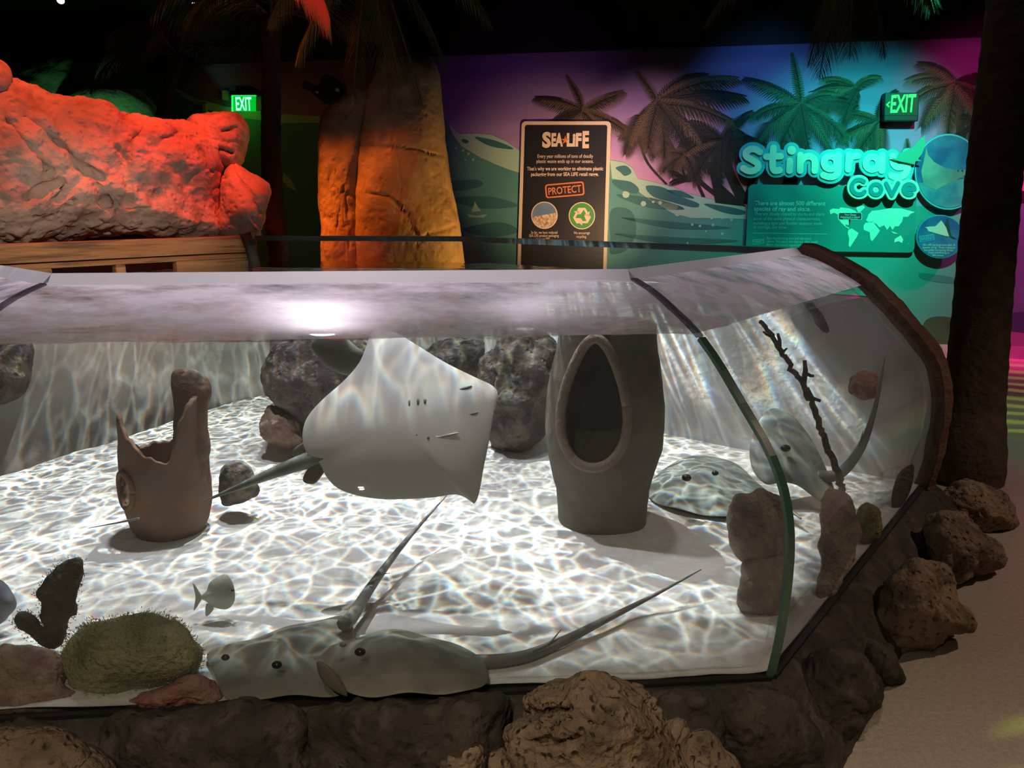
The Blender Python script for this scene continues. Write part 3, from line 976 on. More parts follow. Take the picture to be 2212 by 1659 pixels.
def round_rect(x0, y0, x1, y1, r, n=6, dx=0.0, dy=0.0):
    """dx: shift of the lower edge, dy: drop of the right edge (in pixels)."""
    pts = []
    for cx, cy, a in ((x1 - r, y0 + r, -90), (x1 - r, y1 - r, 0), (x0 + r, y1 - r, 90), (x0 + r, y0 + r, 180)):
        for i in range(n + 1):
            t = math.radians(a + 90 * i / n)
            x, y = cx + r * math.cos(t), cy + r * math.sin(t)
            k = (y - y0) / (y1 - y0)
            pts.append((x + dx * k, y + dy * (x - x0) / (x1 - x0)))
    return pts


M['cream'] = mat('cream_print', (0.78, 0.62, 0.42), 0.5)
M['poster'] = mat('poster_black', (0.012, 0.013, 0.02), 0.4)
M['orange'] = mat('orange_print', (0.75, 0.20, 0.05), 0.5)
M['green_p'] = mat('green_print', (0.05, 0.30, 0.05), 0.5)
M['photo_sky'] = mat('photo_sky_print', (0.10, 0.20, 0.33), 0.4, (0.22, 0.30, 0.38), 3, 3)
M['photo_waste'] = mat('photo_litter_print', (0.30, 0.17, 0.09), 0.5, (0.75, 0.60, 0.44), 40, 4)
M['letter'] = mat('mint_letter', (0.72, 0.90, 0.66), 0.5)
M['letter_edge'] = mat('turquoise_border', (0.08, 0.48, 0.55), 0.5)
M['cove'] = mat('deep_teal_letter', (0.02, 0.26, 0.30), 0.5)
M['info'] = mat('teal_panel', (0.03, 0.27, 0.24), 0.5)
M['info_text'] = mat('pale_print', (0.40, 0.75, 0.62), 0.5)
M['map'] = mat('map_print', (0.62, 0.88, 0.66), 0.5)
M['maroon'] = mat('maroon_print', (0.28, 0.03, 0.06), 0.5)
M['blue_p'] = mat('ocean_photo_print', (0.02, 0.10, 0.26), 0.4, (0.04, 0.20, 0.36), 5, 4)
M['blue_lo'] = mat('shallow_photo_print', (0.03, 0.17, 0.28), 0.4, (0.10, 0.30, 0.36), 7, 4)
M['white_p'] = mat('white_print', (0.55, 0.62, 0.52), 0.5)
M['shade_p'] = mat('dark_photo_print', (0.02, 0.05, 0.06), 0.5)

# poster about plastic waste
OFF = 0.05
a0, z0 = PW(1222, 560, 0)
sign = root('poster', WP(a0, 0.85, 0.0), 'tall black poster with cream border and recycling emblem between standing stones and painted palms', 'poster')


def po(name, pts, off, m, **kw):
    return wall_poly(name, pts, OFF + off, 0.004, m, sign, **kw)


wall_poly('border', round_rect(1127, 262, 1320, 720, 9, dx=-14), OFF, 0.045, M['cream'], sign)
po('board', round_rect(1134, 270, 1312, 712, 5, dx=-13), 0.004, M['poster'])
for tx, x0, x1, yb, cap, bo in (('S', 1171, 1190, 317, 30, 0.05), ('EA', 1191, 1216, 315, 26, 0.05), ('LiF', 1224, 1256, 315, 26, 0.05), ('E', 1258, 1272, 318, 33, 0.05),
                             ('Every year millions of tons of deadly', 1161, 1281, 341, 7.5, 0.005), ('plastic waste ends up in our oceans.', 1159, 1282, 352, 7.5, 0.005),
                             ("That's why we are working to eliminate plastic", 1138, 1303, 368, 7.5, 0.02), ('packaging from our SEA LIFE retail range.', 1147, 1293, 380, 7.5, 0.02),
                             ('So far, we have reduced', 1147, 1204, 505, 6, 0.0), ('SEA LIFE product packaging', 1143, 1207, 512, 6, 0.0), ('by over 30%.', 1160, 1189, 519.5, 6, 0.0),
                             ('We encourage', 1239, 1274, 506, 6, 0.0), ('recycling.', 1245, 1267, 514, 6, 0.0)):
    wall_text('lettering', tx, x0, yb, x1, yb - 0.2, cap, OFF + 0.009, M['cream'], sign, bold=bo)
sx, sy = 1221, 303
po('starfish', [(sx + (9 if i % 2 == 0 else 3.4) * math.sin(i * math.pi / 5), sy - (10 if i % 2 == 0 else 3.6) * math.cos(i * math.pi / 5)) for i in range(10)], 0.010, M['orange'], label='orange starfish emblem')


def rotpx(pts, cx, cy, deg):
    c, s = math.cos(math.radians(deg)), math.sin(math.radians(deg))
    return [(cx + (x - cx) * c - (y - cy) * s, cy + (x - cx) * s + (y - cy) * c) for x, y in pts]


po('stamp_frame', rotpx(round_rect(1178, 395, 1262, 425, 6), 1220, 410, -5), 0.006, M['orange'], label='orange stamp frame')
po('stamp_field', rotpx(round_rect(1181, 398, 1259, 422, 4), 1220, 410, -5), 0.008, M['poster'])
wall_text('lettering', 'PROTECT', 1185, 421, 1256, 414.5, 15, OFF + 0.012, M['orange'], sign, bold=0.015)
po('photo_ring', px_disc(1176, 465, 28.5, 29.5), 0.006, M['cream'])
po('photo_sky', px_disc(1176, 465, 26.5, 27.5), 0.008, M['photo_sky'])
po('photo_litter', [p for p in px_disc(1176, 465, 26.5, 27.5, 60) if p[1] > 463 - (p[0] - 1176) * 0.15], 0.010, M['photo_waste'])
po('emblem_ring', px_disc(1257, 466, 28.5, 29.5), 0.006, M['cream'])
po('emblem_field', px_disc(1257, 466, 26.5, 27.5), 0.008, M['green_p'])
for k in range(3):
    arm = [(1249, 449), (1264, 449), (1270, 459), (1274, 456.5), (1272, 467), (1262, 463.5), (1266, 461.5), (1261, 453), (1254, 463), (1245, 458)]
    po('recycling_arrow', rotpx(arm, 1257, 467, 120 * k), 0.010, M['cream'])

# title letters, information panel and the two picture discs
a0, z0 = PW(1790, 480, 0)
panel = root('information_panel', WP(a0, 1.2, 0), 'teal information panel with world map on the wall under the title letters', 'sign')
SO = 0.06
wall_poly('board', round_rect(1617, 398, 1981, 540, 12, dx=-6, dy=6), SO, 0.05, M['info'], panel)
for tx, x0, x1, yb, cap, bo in (('There are almost 500 different', 1630, 1783, 443, 9, 0.02), ('species of ray and skate.', 1629, 1751, 455, 9, 0.02),
                             ('They are closely related to sharks and share', 1629, 1780, 465, 6.5, 0), ('some of the same physical characteristics,', 1628, 1772, 475, 6.5, 0),
                             ('including a light and flexible skeleton made', 1628, 1776, 485, 6.5, 0), ('of cartilage, not bone.', 1627, 1700, 493, 6.5, 0),
                             ('Rays live for a long time and reproduce', 1657, 1752, 517, 5.5, 0), ('slowly. This means that they are often caught', 1657, 1767, 524, 5.5, 0), ('before they have an opportunity to', 1656, 1740, 531, 5.5, 0)):
    wall_text('lettering', tx, x0, yb, x1, yb + 0.8, cap, SO + 0.003, M['info_text'], panel, bold=bo)
wall_poly('rule', [(1627, 503), (1787, 505), (1787, 506), (1627, 504)], SO + 0.002, 0.002, M['info_text'], panel)
wall_poly('threat_tag', rotpx(round_rect(1626, 517, 1650, 527, 2), 1638, 522, -7), SO + 0.002, 0.002, M['info_text'], panel)
wall_poly('threat_tag', rotpx(round_rect(1627, 518, 1649, 526, 2), 1638, 522, -7), SO + 0.003, 0.002, M['info'], panel)
wall_text('lettering', 'THREAT', 1629, 526, 1647, 523.5, 5, SO + 0.006, M['info_text'], panel, bold=0.01)


def zp(pts):
    """Map outlines were measured in an enlarged crop."""
    return [(1580 + x * 0.2577, 270 + y * 0.2576) for x, y in pts]


for pts in ([(822, 715), (850, 700), (905, 705), (915, 690), (990, 700), (1040, 720), (1060, 760), (1010, 790), (985, 810), (985, 840), (955, 835), (960, 850), (985, 860), (990, 875), (950, 850), (920, 820), (895, 790), (890, 750), (860, 735), (830, 750)],
            [(980, 880), (1010, 868), (1065, 905), (1050, 940), (1020, 985), (995, 1025), (982, 1010), (988, 950), (975, 910)],
            [(1125, 820), (1190, 815), (1235, 875), (1245, 885), (1215, 930), (1180, 975), (1165, 960), (1160, 900), (1110, 880), (1108, 845)],
            [(1130, 800), (1150, 750), (1180, 720), (1230, 715), (1320, 700), (1420, 700), (1540, 730), (1500, 745), (1480, 770), (1440, 770), (1430, 810), (1400, 850), (1370, 850), (1350, 880), (1330, 845), (1305, 880), (1280, 840), (1240, 860), (1215, 830), (1180, 810), (1150, 815)],
            [(1370, 955), (1420, 925), (1440, 960), (1430, 990), (1400, 975), (1365, 985)], [(1045, 690), (1100, 675), (1120, 690), (1080, 730), (1060, 730)],
            [(1470, 1010), (1490, 985), (1485, 995)], [(1335, 890), (1370, 900), (1400, 915), (1360, 910)]):
    wall_poly('map_land', zp(pts), SO + 0.003, 0.002, M['map'], panel)
wall_poly('map_flag', round_rect(1811, 459, 1862, 475, 3), SO + 0.005, 0.002, M['map'], panel)
wall_poly('map_flag', round_rect(1812, 460, 1861, 474, 3), SO + 0.006, 0.002, M['maroon'], panel, label='maroon map flag')
wall_poly('map_pointer', [(1833, 474), (1838, 474), (1835, 488)], SO + 0.006, 0.002, M['maroon'], panel)
wall_text('lettering', 'Your Ocean', 1824, 465.5, 1849, 466, 4, SO + 0.008, M['map'], panel)
wall_text('lettering', 'Adventure is Here!', 1815, 470.5, 1857, 471, 4, SO + 0.008, M['map'], panel)
wall_text('lettering', 'North Atlantic Ocean', 1821, 473.5, 1853, 474, 2.5, SO + 0.008, M['map'], panel)

a0, z0 = PW(1790, 380, 0)
title = root('title_letters', WP(a0, 1.6, 0), 'large raised mint title letters with turquoise border above the teal information panel', 'sign')
LO = 0.11


def arc(cx, cy, rx, ry, a0_, a1_, n=16):
    return [(cx + rx * math.cos(math.radians(a0_ + (a1_ - a0_) * k / n)), cy - ry * math.sin(math.radians(a0_ + (a1_ - a0_) * k / n))) for k in range(n + 1)]


def stroke_shape(strokes, w, off, th):
    """Round-ended strokes in the wall plane, w wide (crop pixels), as thin prisms."""
    parts = []
    for st_ in strokes:
        if len(st_) == 2 and isinstance(st_[1], (int, float)):
            (dx, dy), rr_ = st_
            pts = [[(dx + (rr_ + w[1]) * math.cos(i * math.pi / 12), dy + (rr_ + w[1]) * math.sin(i * math.pi / 12)) for i in range(24)]]
        else:
            st_ = [tuple(p) for p in (catmull(st_, 22, closed=False) if len(st_) > 2 else st_)]
            pts = []
            hw = w[0] / 2 + w[1]
            for p, q in zip(st_[:-1], st_[1:]):
                an = math.atan2(q[1] - p[1], q[0] - p[0])
                pts.append([(q[0] + hw * math.cos(an - math.pi / 2 + i * math.pi / 8), q[1] + hw * math.sin(an - math.pi / 2 + i * math.pi / 8)) for i in range(9)]
                           + [(p[0] + hw * math.cos(an + math.pi / 2 + i * math.pi / 8), p[1] + hw * math.sin(an + math.pi / 2 + i * math.pi / 8)) for i in range(9)])
        for poly in pts:
            off = off + 0.00006
            P = [PW(x, y, off) for x, y in zp(poly)]
            k = len(P)
            parts.append(([WP(a, z, off) for a, z in P] + [WP(a, z, off - th) for a, z in P],
                          [tuple(range(k)), tuple(range(2 * k - 1, k - 1, -1))] + [(i, (i + 1) % k, k + (i + 1) % k, k + i) for i in range(k)]))
    return join(parts)


BIG = [[[(238, 226), (200, 203), (155, 205), (122, 235), (130, 268), (175, 293), (218, 320), (222, 356), (185, 384), (140, 385), (100, 364)]],
       [[(352, 192), (347, 270), (345, 345), (362, 382), (405, 378)], [(293, 266), (412, 262)]],
       [[(490, 300), (487, 383)], ((505, 212), 37)],
       [[(578, 252), (576, 383)], [(580, 310), (610, 274), (655, 262), (693, 285), (700, 330), (698, 383)]],
       [arc(830, 315, 54, 54, 0, 360), [(898, 252), (897, 330), (893, 395), (862, 430), (815, 434), (772, 420)]],
       [[(985, 252), (978, 372)], [(984, 310), (1008, 268), (1058, 258)]],
       [arc(1180, 320, 54, 54, 0, 360), [(1265, 254), (1260, 383)]],
       [[(1352, 258), (1356, 316), (1385, 350), (1430, 350), (1470, 325)], [(1482, 250), (1478, 330), (1466, 395), (1432, 430), (1385, 436), (1342, 424)]]]
SMALL = [[arc(1070, 520, 60, 62, 48, 322)], [arc(1212, 540, 44, 44, 0, 360)], [[(1297, 490), (1345, 590)], [(1345, 590), (1398, 488)]],
         [[(1448, 543), (1535, 536)], arc(1490, 540, 46, 44, 3, 300)]]
mk('letter_board', *stroke_shape([q for L_ in BIG for q in L_], (56, 30), LO, 0.04), M['letter_edge'], title, smooth=False, recalc=False, label='turquoise border board of the upper word')
for L_ in BIG:
    mk('letter', *stroke_shape(L_, (56, 0), LO + 0.018, 0.003), M['letter'], title, smooth=False, recalc=False)
mk('letter_board', *stroke_shape([q for L_ in SMALL for q in L_], (36, 22), LO + 0.04, 0.03), M['letter'], title, smooth=False, recalc=False, label='mint border board of the lower word')
for L_ in SMALL:
    mk('letter', *stroke_shape(L_, (36, 0), LO + 0.050, 0.003), M['cove'], title, smooth=False, recalc=False, label='deep teal letter')
for x, y in ((1640, 370), (1930, 370), (1850, 420)):
    a, z = PW(x, y, LO)
    mk('standoff', *tube([WP(a, z, 0.0), WP(a, z, LO)], 0.012, 8), M['dark'], title)
wall_poly('cutout_ray', [(1924, 341), (1938, 342), (1944, 330), (1958, 325), (1972, 318), (1984, 304), (1998, 292), (1999, 310), (1992, 332), (1984, 343), (1991, 348), (1978, 348), (1976, 356), (1962, 352), (1946, 349), (1934, 346)], LO + 0.045, 0.012, mat('green_cutout', (0.06, 0.40, 0.28), 0.5), title, label='green ray cutout overlapping the last letter')

a0, z0 = PW(2047, 370, 0)
disc = root('picture_disc', WP(a0, 1.6, 0), 'large round ray photograph with mint rim at the right end of the title letters', 'sign')
wall_poly('rim', px_disc(2049, 371, 73, 82, 64), LO - 0.03, 0.03, M['letter_edge'], disc)
wall_poly('photo_water', px_disc(2049, 371, 70, 78.5, 64), LO - 0.028, 0.003, M['blue_p'], disc)
wall_poly('photo_shallows', [p for p in px_disc(2049, 371, 69.5, 78, 80) if p[1] > 385 - (p[0] - 2049) * 0.10], LO - 0.026, 0.003, M['blue_lo'], disc)
wall_poly('photo_ray', [(2001, 318), (2005, 335), (2018, 350), (2040, 362), (2066, 367), (2085, 366), (2112, 367), (2108, 376), (2092, 385), (2075, 384), (2050, 396), (2022, 410), (1995, 400), (1990, 370), (1996, 345)], LO - 0.024, 0.003, mat('photo_ray_print', (0.08, 0.16, 0.18), 0.5, (0.22, 0.34, 0.30), 4, 2), disc)
for x, y in ((2070, 369), (2079, 369)):
    wall_poly('photo_eye', px_disc(x, y, 2.2, 2.2, 10), LO - 0.022, 0.003, M['shade_p'], disc)
wall_poly('photo_snout', [(2080, 381), (2100, 372), (2112, 369), (2104, 380), (2090, 386)], LO - 0.022, 0.003, M['shade_p'], disc)
a, z = PW(2049, 371, LO)
mk('standoff', *tube([WP(a, z, 0.0), WP(a, z, LO - 0.05)], 0.03, 8), M['dark'], disc)

a0, z0 = PW(2031, 511, 0)
disc2 = root('picture_disc', WP(a0, 0.9, 0), 'small round blue notice disc with pale ray at the lower right of the information panel', 'sign')
wall_poly('rim', px_disc(2031, 511, 51.5, 47, 56), LO, 0.03, mat('blue_rim', (0.03, 0.32, 0.45), 0.5), disc2)
wall_poly('photo_water', px_disc(2031, 511, 49.5, 45, 56), LO + 0.003, 0.003, M['blue_p'], disc2)
wall_poly('photo_ray', zp([(1620, 858), (1665, 852), (1710, 850), (1760, 800), (1800, 860), (1825, 935), (1790, 930), (1720, 910), (1650, 890), (1640, 868)]), LO + 0.006, 0.003, M['white_p'], disc2)
wall_poly('photo_wing', zp([(1790, 835), (1812, 775), (1830, 860), (1845, 930), (1890, 955), (1860, 955), (1828, 935)]), LO + 0.006, 0.003, M['shade_p'], disc2)
for tx, x0, x1, yb in (('SEA LIFE has bred more than 10', 1993, 2063, 531), ('species of ray. These creatures', 1993, 2063, 536.5), ('are under increasing threat', 1996, 2059, 542), ('from overfishing in', 2005, 2050, 547.5), ('the ocean', 2014, 2038, 553)):
    wall_text('lettering', tx, x0, yb, x1, yb + 0.5, 4.5, LO + 0.006, M['info_text'], disc2)
wall_poly('stamp_frame', rotpx(round_rect(1986, 508, 2018, 521, 2), 2002, 514, -8), LO + 0.0055, 0.002, M['letter_edge'], disc2)
wall_poly('stamp_field', rotpx(round_rect(1987, 509, 2017, 520, 2), 2002, 514, -8), LO + 0.0065, 0.002, M['blue_p'], disc2)
wall_text('lettering', 'BREED', 1989, 520, 2015, 516, 8, LO + 0.009, M['letter_edge'], disc2)
a, z = PW(2031, 511, LO)
mk('standoff', *tube([WP(a, z, 0.0), WP(a, z, LO - 0.03)], 0.03, 8), M['dark'], disc2)

# exit signs
M['exit'] = mat('exit_glow', (0.02, 0.3, 0.05), 0.4, emit=(0.02, 1.0, 0.10), estr=2.2)
M['exit_hi'] = mat('exit_glow_letter', (0.3, 0.6, 0.4), 0.4, emit=(0.22, 1.0, 0.45), estr=2.6)
M['exit_field'] = mat('exit_field', (0.0, 0.1, 0.02), 0.4, emit=(0.0, 0.75, 0.04), estr=0.7)
a0, z0 = PW(1948, 228, 0)
ex = root('exit_sign', WP(a0, z0 - 0.1, 0), 'black exit sign with green letters and arrow among the painted palms', 'exit sign')
bevel(wall_poly('housing', [(1911, 200), (1986, 200), (1984, 262), (1909, 262)], 0.12, 0.11, M['dark'], ex), 0.01)
wall_poly('face', [(1913, 202), (1984, 202), (1982, 249), (1911, 249)], 0.124, 0.004, mat('exit_face', (0.02, 0.05, 0.025), 0.35), ex)
wall_text('lettering', 'EXIT', 1923, 243, 1976, 241, 37, 0.128, M['exit'], ex, bold=0.02)
wall_poly('arrow', [(1922, 219), (1914, 226), (1920, 232), (1922, 230), (1918, 226), (1923, 221)], 0.128, 0.004, M['exit'], ex)
a0, z0 = PW(527, 224, 0)
ex = root('exit_sign', WP(a0, z0 - 0.1, 0), 'edge-lit green exit sign on the dark wall left of the slim palm trunk', 'exit sign')
wall_poly('plate', [(501, 206), (551, 206), (551, 240), (501, 240)], 0.12, 0.02, M['exit_field'], ex)
wall_poly('frame', [(500, 205), (552, 205), (552, 207), (503, 207), (503, 240), (500, 240)], 0.124, 0.02, M['exit'], ex)
wall_text('lettering', 'EXIT', 510, 238, 544, 238, 28, 0.126, M['exit_hi'], ex, bold=0.015)
bevel(wall_poly('housing', [(495, 196), (560, 196), (560, 206), (495, 206)], 0.13, 0.13, M['dark'], ex), 0.01)
a0, z0 = PW(527, 224, 0)
pl = bpy.data.lights.new('exit_glow_lamp', 'POINT')
pl.color = (0.02, 1.0, 0.1)
pl.energy = 0.2
pl.shadow_soft_size = 0.1
po_ = bpy.data.objects.new('exit_glow_lamp', pl)
COL.objects.link(po_)
po_.location = WP(a0, z0 - 0.22, 0.2)
M['ivory'] = mat('ivory_plastic', (0.45, 0.40, 0.28), 0.5)
for (x0, y0, x1, y1), lb in (((479, 194, 490, 216), 'small ivory wall box just above left of the green exit sign'), ((436, 223, 445, 243), 'small ivory wall box low on the painted wave over the red rock')):
    o = wall_poly('wall_box', [(x0, y0), (x1, y0), (x1, y1), (x0, y1)], 0.06, 0.055, M['ivory'], None, label=lb, cat='wall box')
    bevel(o, 0.008)
# twin emergency lamp
a0, z0 = PW(712, 205, 0)
em = root('emergency_light', WP(a0, z0, 0), 'black twin-headed emergency light on the wall above the orange stone', 'emergency light')
bevel(wall_poly('housing', [(690, 192), (722, 190), (735, 210), (725, 226), (700, 224), (686, 208)], 0.09, 0.085, M['dark'], em), 0.015)
M['chrome'] = mat('dull_chrome', (0.5, 0.42, 0.35), 0.15, metal=1.0)
for x, y, r in ((684, 199, 9), (728, 194, 16)):
    wall_poly('lamp_head', px_disc(x, y, r, r, 24), 0.16, 0.08, M['dark'], em)
    wall_poly('reflector', px_disc(x, y, r * 0.85, r * 0.85, 24), 0.164, 0.004, M['chrome'], em)
    wall_poly('bulb', px_disc(x, y, r * 0.25, r * 0.25, 12), 0.18, 0.016, M['white_p'], em)

# ------------------------------------------------------------------ tank
n1 = np.array([-0.089, 0.996, 0]); d1 = np.array([0.996, 0.089, 0])
n2 = np.array([-0.786, 0.618, 0]); d2 = np.array([0.618, 0.786, 0])
d3 = np.array([-0.748, 0.664, 0]); n3 = np.array([0.664, 0.748, 0])
KM = 1 / math.cos(math.radians(23.35))
CL = np.array([-1.604, 1.717, 0]); mL = np.array([0.312, 0.950, 0]) * KM
CR = np.array([0.705, 1.923, 0]); mR = np.array([-0.477, 0.879, 0]) * KM
CE = CR + 1.858 * d2
CLL = CL + 2.25 * d3
B1 = CE + 2.80 * n2
B2 = np.array([-1.68, 5.22, 0])
PROF = [(0.0, 0.232), (-0.018, 0.36), (-0.028, 0.50), (-0.026, 0.64), (0.0, 0.76), (0.060, 0.865), (0.159, 0.968), (0.25, 1.062), (0.342, 1.138), (0.43, 1.187), (0.53, 1.235), (0.635, 1.267)]
PROF = catmull(PROF, 34, closed=False)
ZW, ZS = 1.125, 0.25
QW = float(np.interp(ZW, PROF[:, 1], PROF[:, 0]))

tank = root('stingray_tank', (CL + CR) / 2 + np.array([0, 1.6, 0.0]), 'large open-topped aquarium of curved clear panels filled with water and white sand', 'aquarium')


def panel_mesh(name, A, mA, B, mB, nn, segs=10):
    V, Fc, mi = [], [], []
    T = 0.035
    m = len(PROF)
    dq = np.gradient(PROF[:, 0]); dz = np.gradient(PROF[:, 1])
    ln = np.hypot(dq, dz)
    nq, nz = dz / ln, -dq / ln            # inward direction in (q, z)
    for layer in (0, 1):
        for i in range(m):
            q = PROF[i, 0] + layer * T * nq[i]
            z = PROF[i, 1] + layer * T * nz[i]
            for s in range(segs + 1):
                k = s / segs
                V.append((A + mA * q) * (1 - k) + (B + mB * q) * k + ZV * z)
    W = segs + 1
    for layer in (0, 1):
        o = layer * m * W
        for i in range(m - 1):
            for s in range(segs):
                Fc.append((o + i * W + s, o + i * W + s + 1, o + (i + 1) * W + s + 1, o + (i + 1) * W + s))
                mi.append(1 if layer == 0 and PROF[i, 1] >= ZW - 0.01 else 0)
    o = m * W
    for i in (0,):
        for s in range(segs):
            Fc.append((i * W + s, i * W + s + 1, o + i * W + s + 1, o + i * W + s)); mi.append(0)
    return mk(name, V, Fc, [M['acrylic'], M['acrylic_haze']], tank, mi=mi)


panel_mesh('curved_panel', CL, mL, CR, mR, n1)
panel_mesh('curved_panel', CR, mR, CE, n2, n2)
panel_mesh('curved_panel', CLL, n3, CL, mL, n3)


def prof_pts(A, mA, z0, z1, push=0.0, n=24):
    zz = np.linspace(z0, z1, n)
    return [A + mA * (float(np.interp(z, PROF[:, 1], PROF[:, 0])) - push) + ZV * z for z in zz]


def strip(name, path, side, w, h, m, parent, **kw):
    """Flat strip along path; side is the width direction."""
    P = np.asarray(path)
    V, Fc = [], []
    side = side / np.linalg.norm(side)
    for i in range(len(P)):
        d = P[min(i + 1, len(P) - 1)] - P[max(i - 1, 0)]
        d = d / np.linalg.norm(d)
        b = np.cross(d, side)
        b = b / (np.linalg.norm(b) + 1e-9)
        for a, c in ((-w, -h), (w, -h), (w, h), (-w, h)):
            V.append(P[i] + side * a + b * c)
    for i in range(len(P) - 1):
        for k in range(4):
            Fc.append((i * 4 + k, i * 4 + (k + 1) % 4, i * 4 + 4 + (k + 1) % 4, i * 4 + 4 + k))
    e = (len(P) - 1) * 4
    Fc += [(0, 1, 2, 3), (e + 3, e + 2, e + 1, e)]
    return mk(name, V, Fc, m, parent, smooth=False, **kw)


sideR = np.cross(mR, ZV)
sideL = np.cross(mL, ZV)
strip('seam', prof_pts(CR, mR, 0.236, 1.12, 0.004), sideR, 0.012, 0.006, M['seam'], tank, label='dark green glued joint')
strip('seam', prof_pts(CL, mL, 0.236, 1.12, 0.004), sideL, 0.012, 0.006, M['seam'], tank, label='dark green glued joint')
M['seam_top'] = clear_mat('joint_above_water', (0.45, 0.42, 0.46), 0.05)
strip('seam', prof_pts(CR, mR, 1.125, 1.262, 0.004), sideR, 0.012, 0.004, M['seam_top'], tank)
strip('seam', prof_pts(CL, mL, 1.125, 1.262, 0.004), sideL, 0.012, 0.004, M['seam_top'], tank)
QL = 0.64
for A, B, side, nm in ((CL + mL * QL, CR + mR * QL, n1, 'lip'), (CR + mR * QL, CE + n2 * QL, n2, 'lip'), (CLL + n3 * QL, CL + mL * QL, n3, 'lip')):
    sec = [(-0.034, 1.256), (0.004, 1.292), (0.010, 1.288), (0.010, 1.258)]  # bevel tilted to catch the lamps, for the glow inside the edge
    V = [A + side * q + ZV * z for q, z in sec] + [B + side * q + ZV * z for q, z in sec]
    mk(nm, V, [(0, 1, 5, 4), (1, 2, 6, 5), (2, 3, 7, 6), (3, 0, 4, 7), (3, 2, 1, 0), (4, 5, 6, 7)], M['lip'], tank, smooth=False, label='frosted bevelled top edge')
for A, B, side in ((CL, CR, n1), (CR, CE, n2), (CLL, CL, n3)):
    strip('gasket', [A + ZV * 0.236 - side * 0.010, B + ZV * 0.236 - side * 0.010], side, 0.010, 0.007, M['gasket'], tank)


def end_slab(name, A, nn, dd, pts, k0, k1, m, **kw):
    n = len(pts)
    V = [A + nn * q + dd * k0 + ZV * z for q, z in pts] + [A + nn * q + dd * k1 + ZV * z for q, z in pts]
    Fc = [tuple(range(n)), tuple(range(2 * n - 1, n - 1, -1))] + [(i, (i + 1) % n, n + (i + 1) % n, n + i) for i in range(n)]
    return mk(name, V, Fc, m, tank, smooth=False, **kw)


lowp = [(q, z) for q, z in PROF if z <= 1.08]
topp = [(q, z) for q, z in PROF if z >= 1.08]
M['tank_wall_lit'] = mat('lit_tank_wall', (0.66, 0.65, 0.62), 0.8, (0.74, 0.73, 0.71), 5, 4, bump=0.2, bscale=20, col3=(0.60, 0.45, 0.43), c3scale=3, c3amt=0.4)  # lighter copy of the tank wall; the end wall's brightness is in the colour
end_slab('back_wall', CE, n2, d2, [(0.0, 0.0)] + lowp + [(2.8, 1.08), (2.8, 0.0)], 0.0, 0.05, M['tank_wall_lit'])
end_slab('back_glass', CE, n2, d2, topp + [(2.8, 1.267), (2.8, 1.08)], 0.012, 0.03, M['back_glass'])
strip('back_lip', [CE + n2 * 0.64 + d2 * 0.02 + ZV * 1.272, B1 + d2 * 0.02 + ZV * 1.272], d2, 0.020, 0.016, M['lip_dark'], tank, label='dark top edge')
cw = CLL + n3 * 1.25
v, f = box(cw + np.array([-n3[1], n3[0], 0]) * 0.035 + ZV * 0.49, n3 * 1.30, np.array([-n3[1], n3[0], 0]) * 0.03, ZV * 0.49)
mk('back_wall', v, f, M['tank_wall'], tank, smooth=False)
bd = (B2 - B1) / np.linalg.norm(B2 - B1)
bn = np.cross(bd, ZV); bn = bn if bn[1] > 0 else -bn
mid = (B1 + B2) / 2
hl = np.linalg.norm(B2 - B1) / 2
v, f = box(mid + bn * 0.03 + ZV * 0.54, bd * (hl + 0.03), bn * 0.03, ZV * 0.54)
mk('back_wall', v, f, M['tank_wall'], tank, smooth=False)
v, f = box(mid + bn * 0.02 + ZV * 1.174, bd * hl, bn * 0.009, ZV * 0.093)
mk('back_glass', v, f, M['back_glass'], tank, smooth=False)
strip('back_lip', [B1 + bn * 0.02 + ZV * 1.272, B2 + bn * 0.02 + ZV * 1.272], bn, 0.020, 0.016, M['lip_dark'], tank, label='dark top edge')
# terracotta rim that closes the end of the curved panels
rimroot = np.linspace(0, 1, 12)
rp = [(0.0 - 0.03, 0.05)] + [(q, z) for q, z in PROF]
rp = catmull(rp, 61, closed=False)
dq = np.gradient(rp[:, 0]); dz = np.gradient(rp[:, 1]); ln = np.hypot(dq, dz)
oq, oz = -dz / ln, dq / ln
for s in range(10):
    i0, i1 = s * 6, s * 6 + 6
    V, Fc = [], []
    m = i1 - i0 + 1
    for j, i in enumerate(range(i0, i1 + 1)):
        e = 0.004 if j in (0, m - 1) else 0.0
        for k, h in ((-0.005, -0.02), (-0.005, 0.036 - e), (0.035, 0.052 - e), (0.12, 0.046 - e), (0.16, 0.01), (0.16, -0.02)):
            w = 0.002 * math.sin(i * 0.7 + k * 40) + 0.0015 * math.sin(i * 1.1)
            V.append(CE + n2 * (rp[i, 0] + oq[i] * (h + w)) + d2 * k + ZV * (rp[i, 1] + oz[i] * (h + w)))
    for j in range(m - 1):
        for k in range(6):
            Fc.append((j * 6 + k, j * 6 + (k + 1) % 6, j * 6 + 6 + (k + 1) % 6, j * 6 + 6 + k))
    e = (m - 1) * 6
    Fc += [tuple(range(6)), tuple(e + k for k in (5, 4, 3, 2, 1, 0))]
    mk('rim_stone', V, Fc, M['rim'], tank, smooth=False)


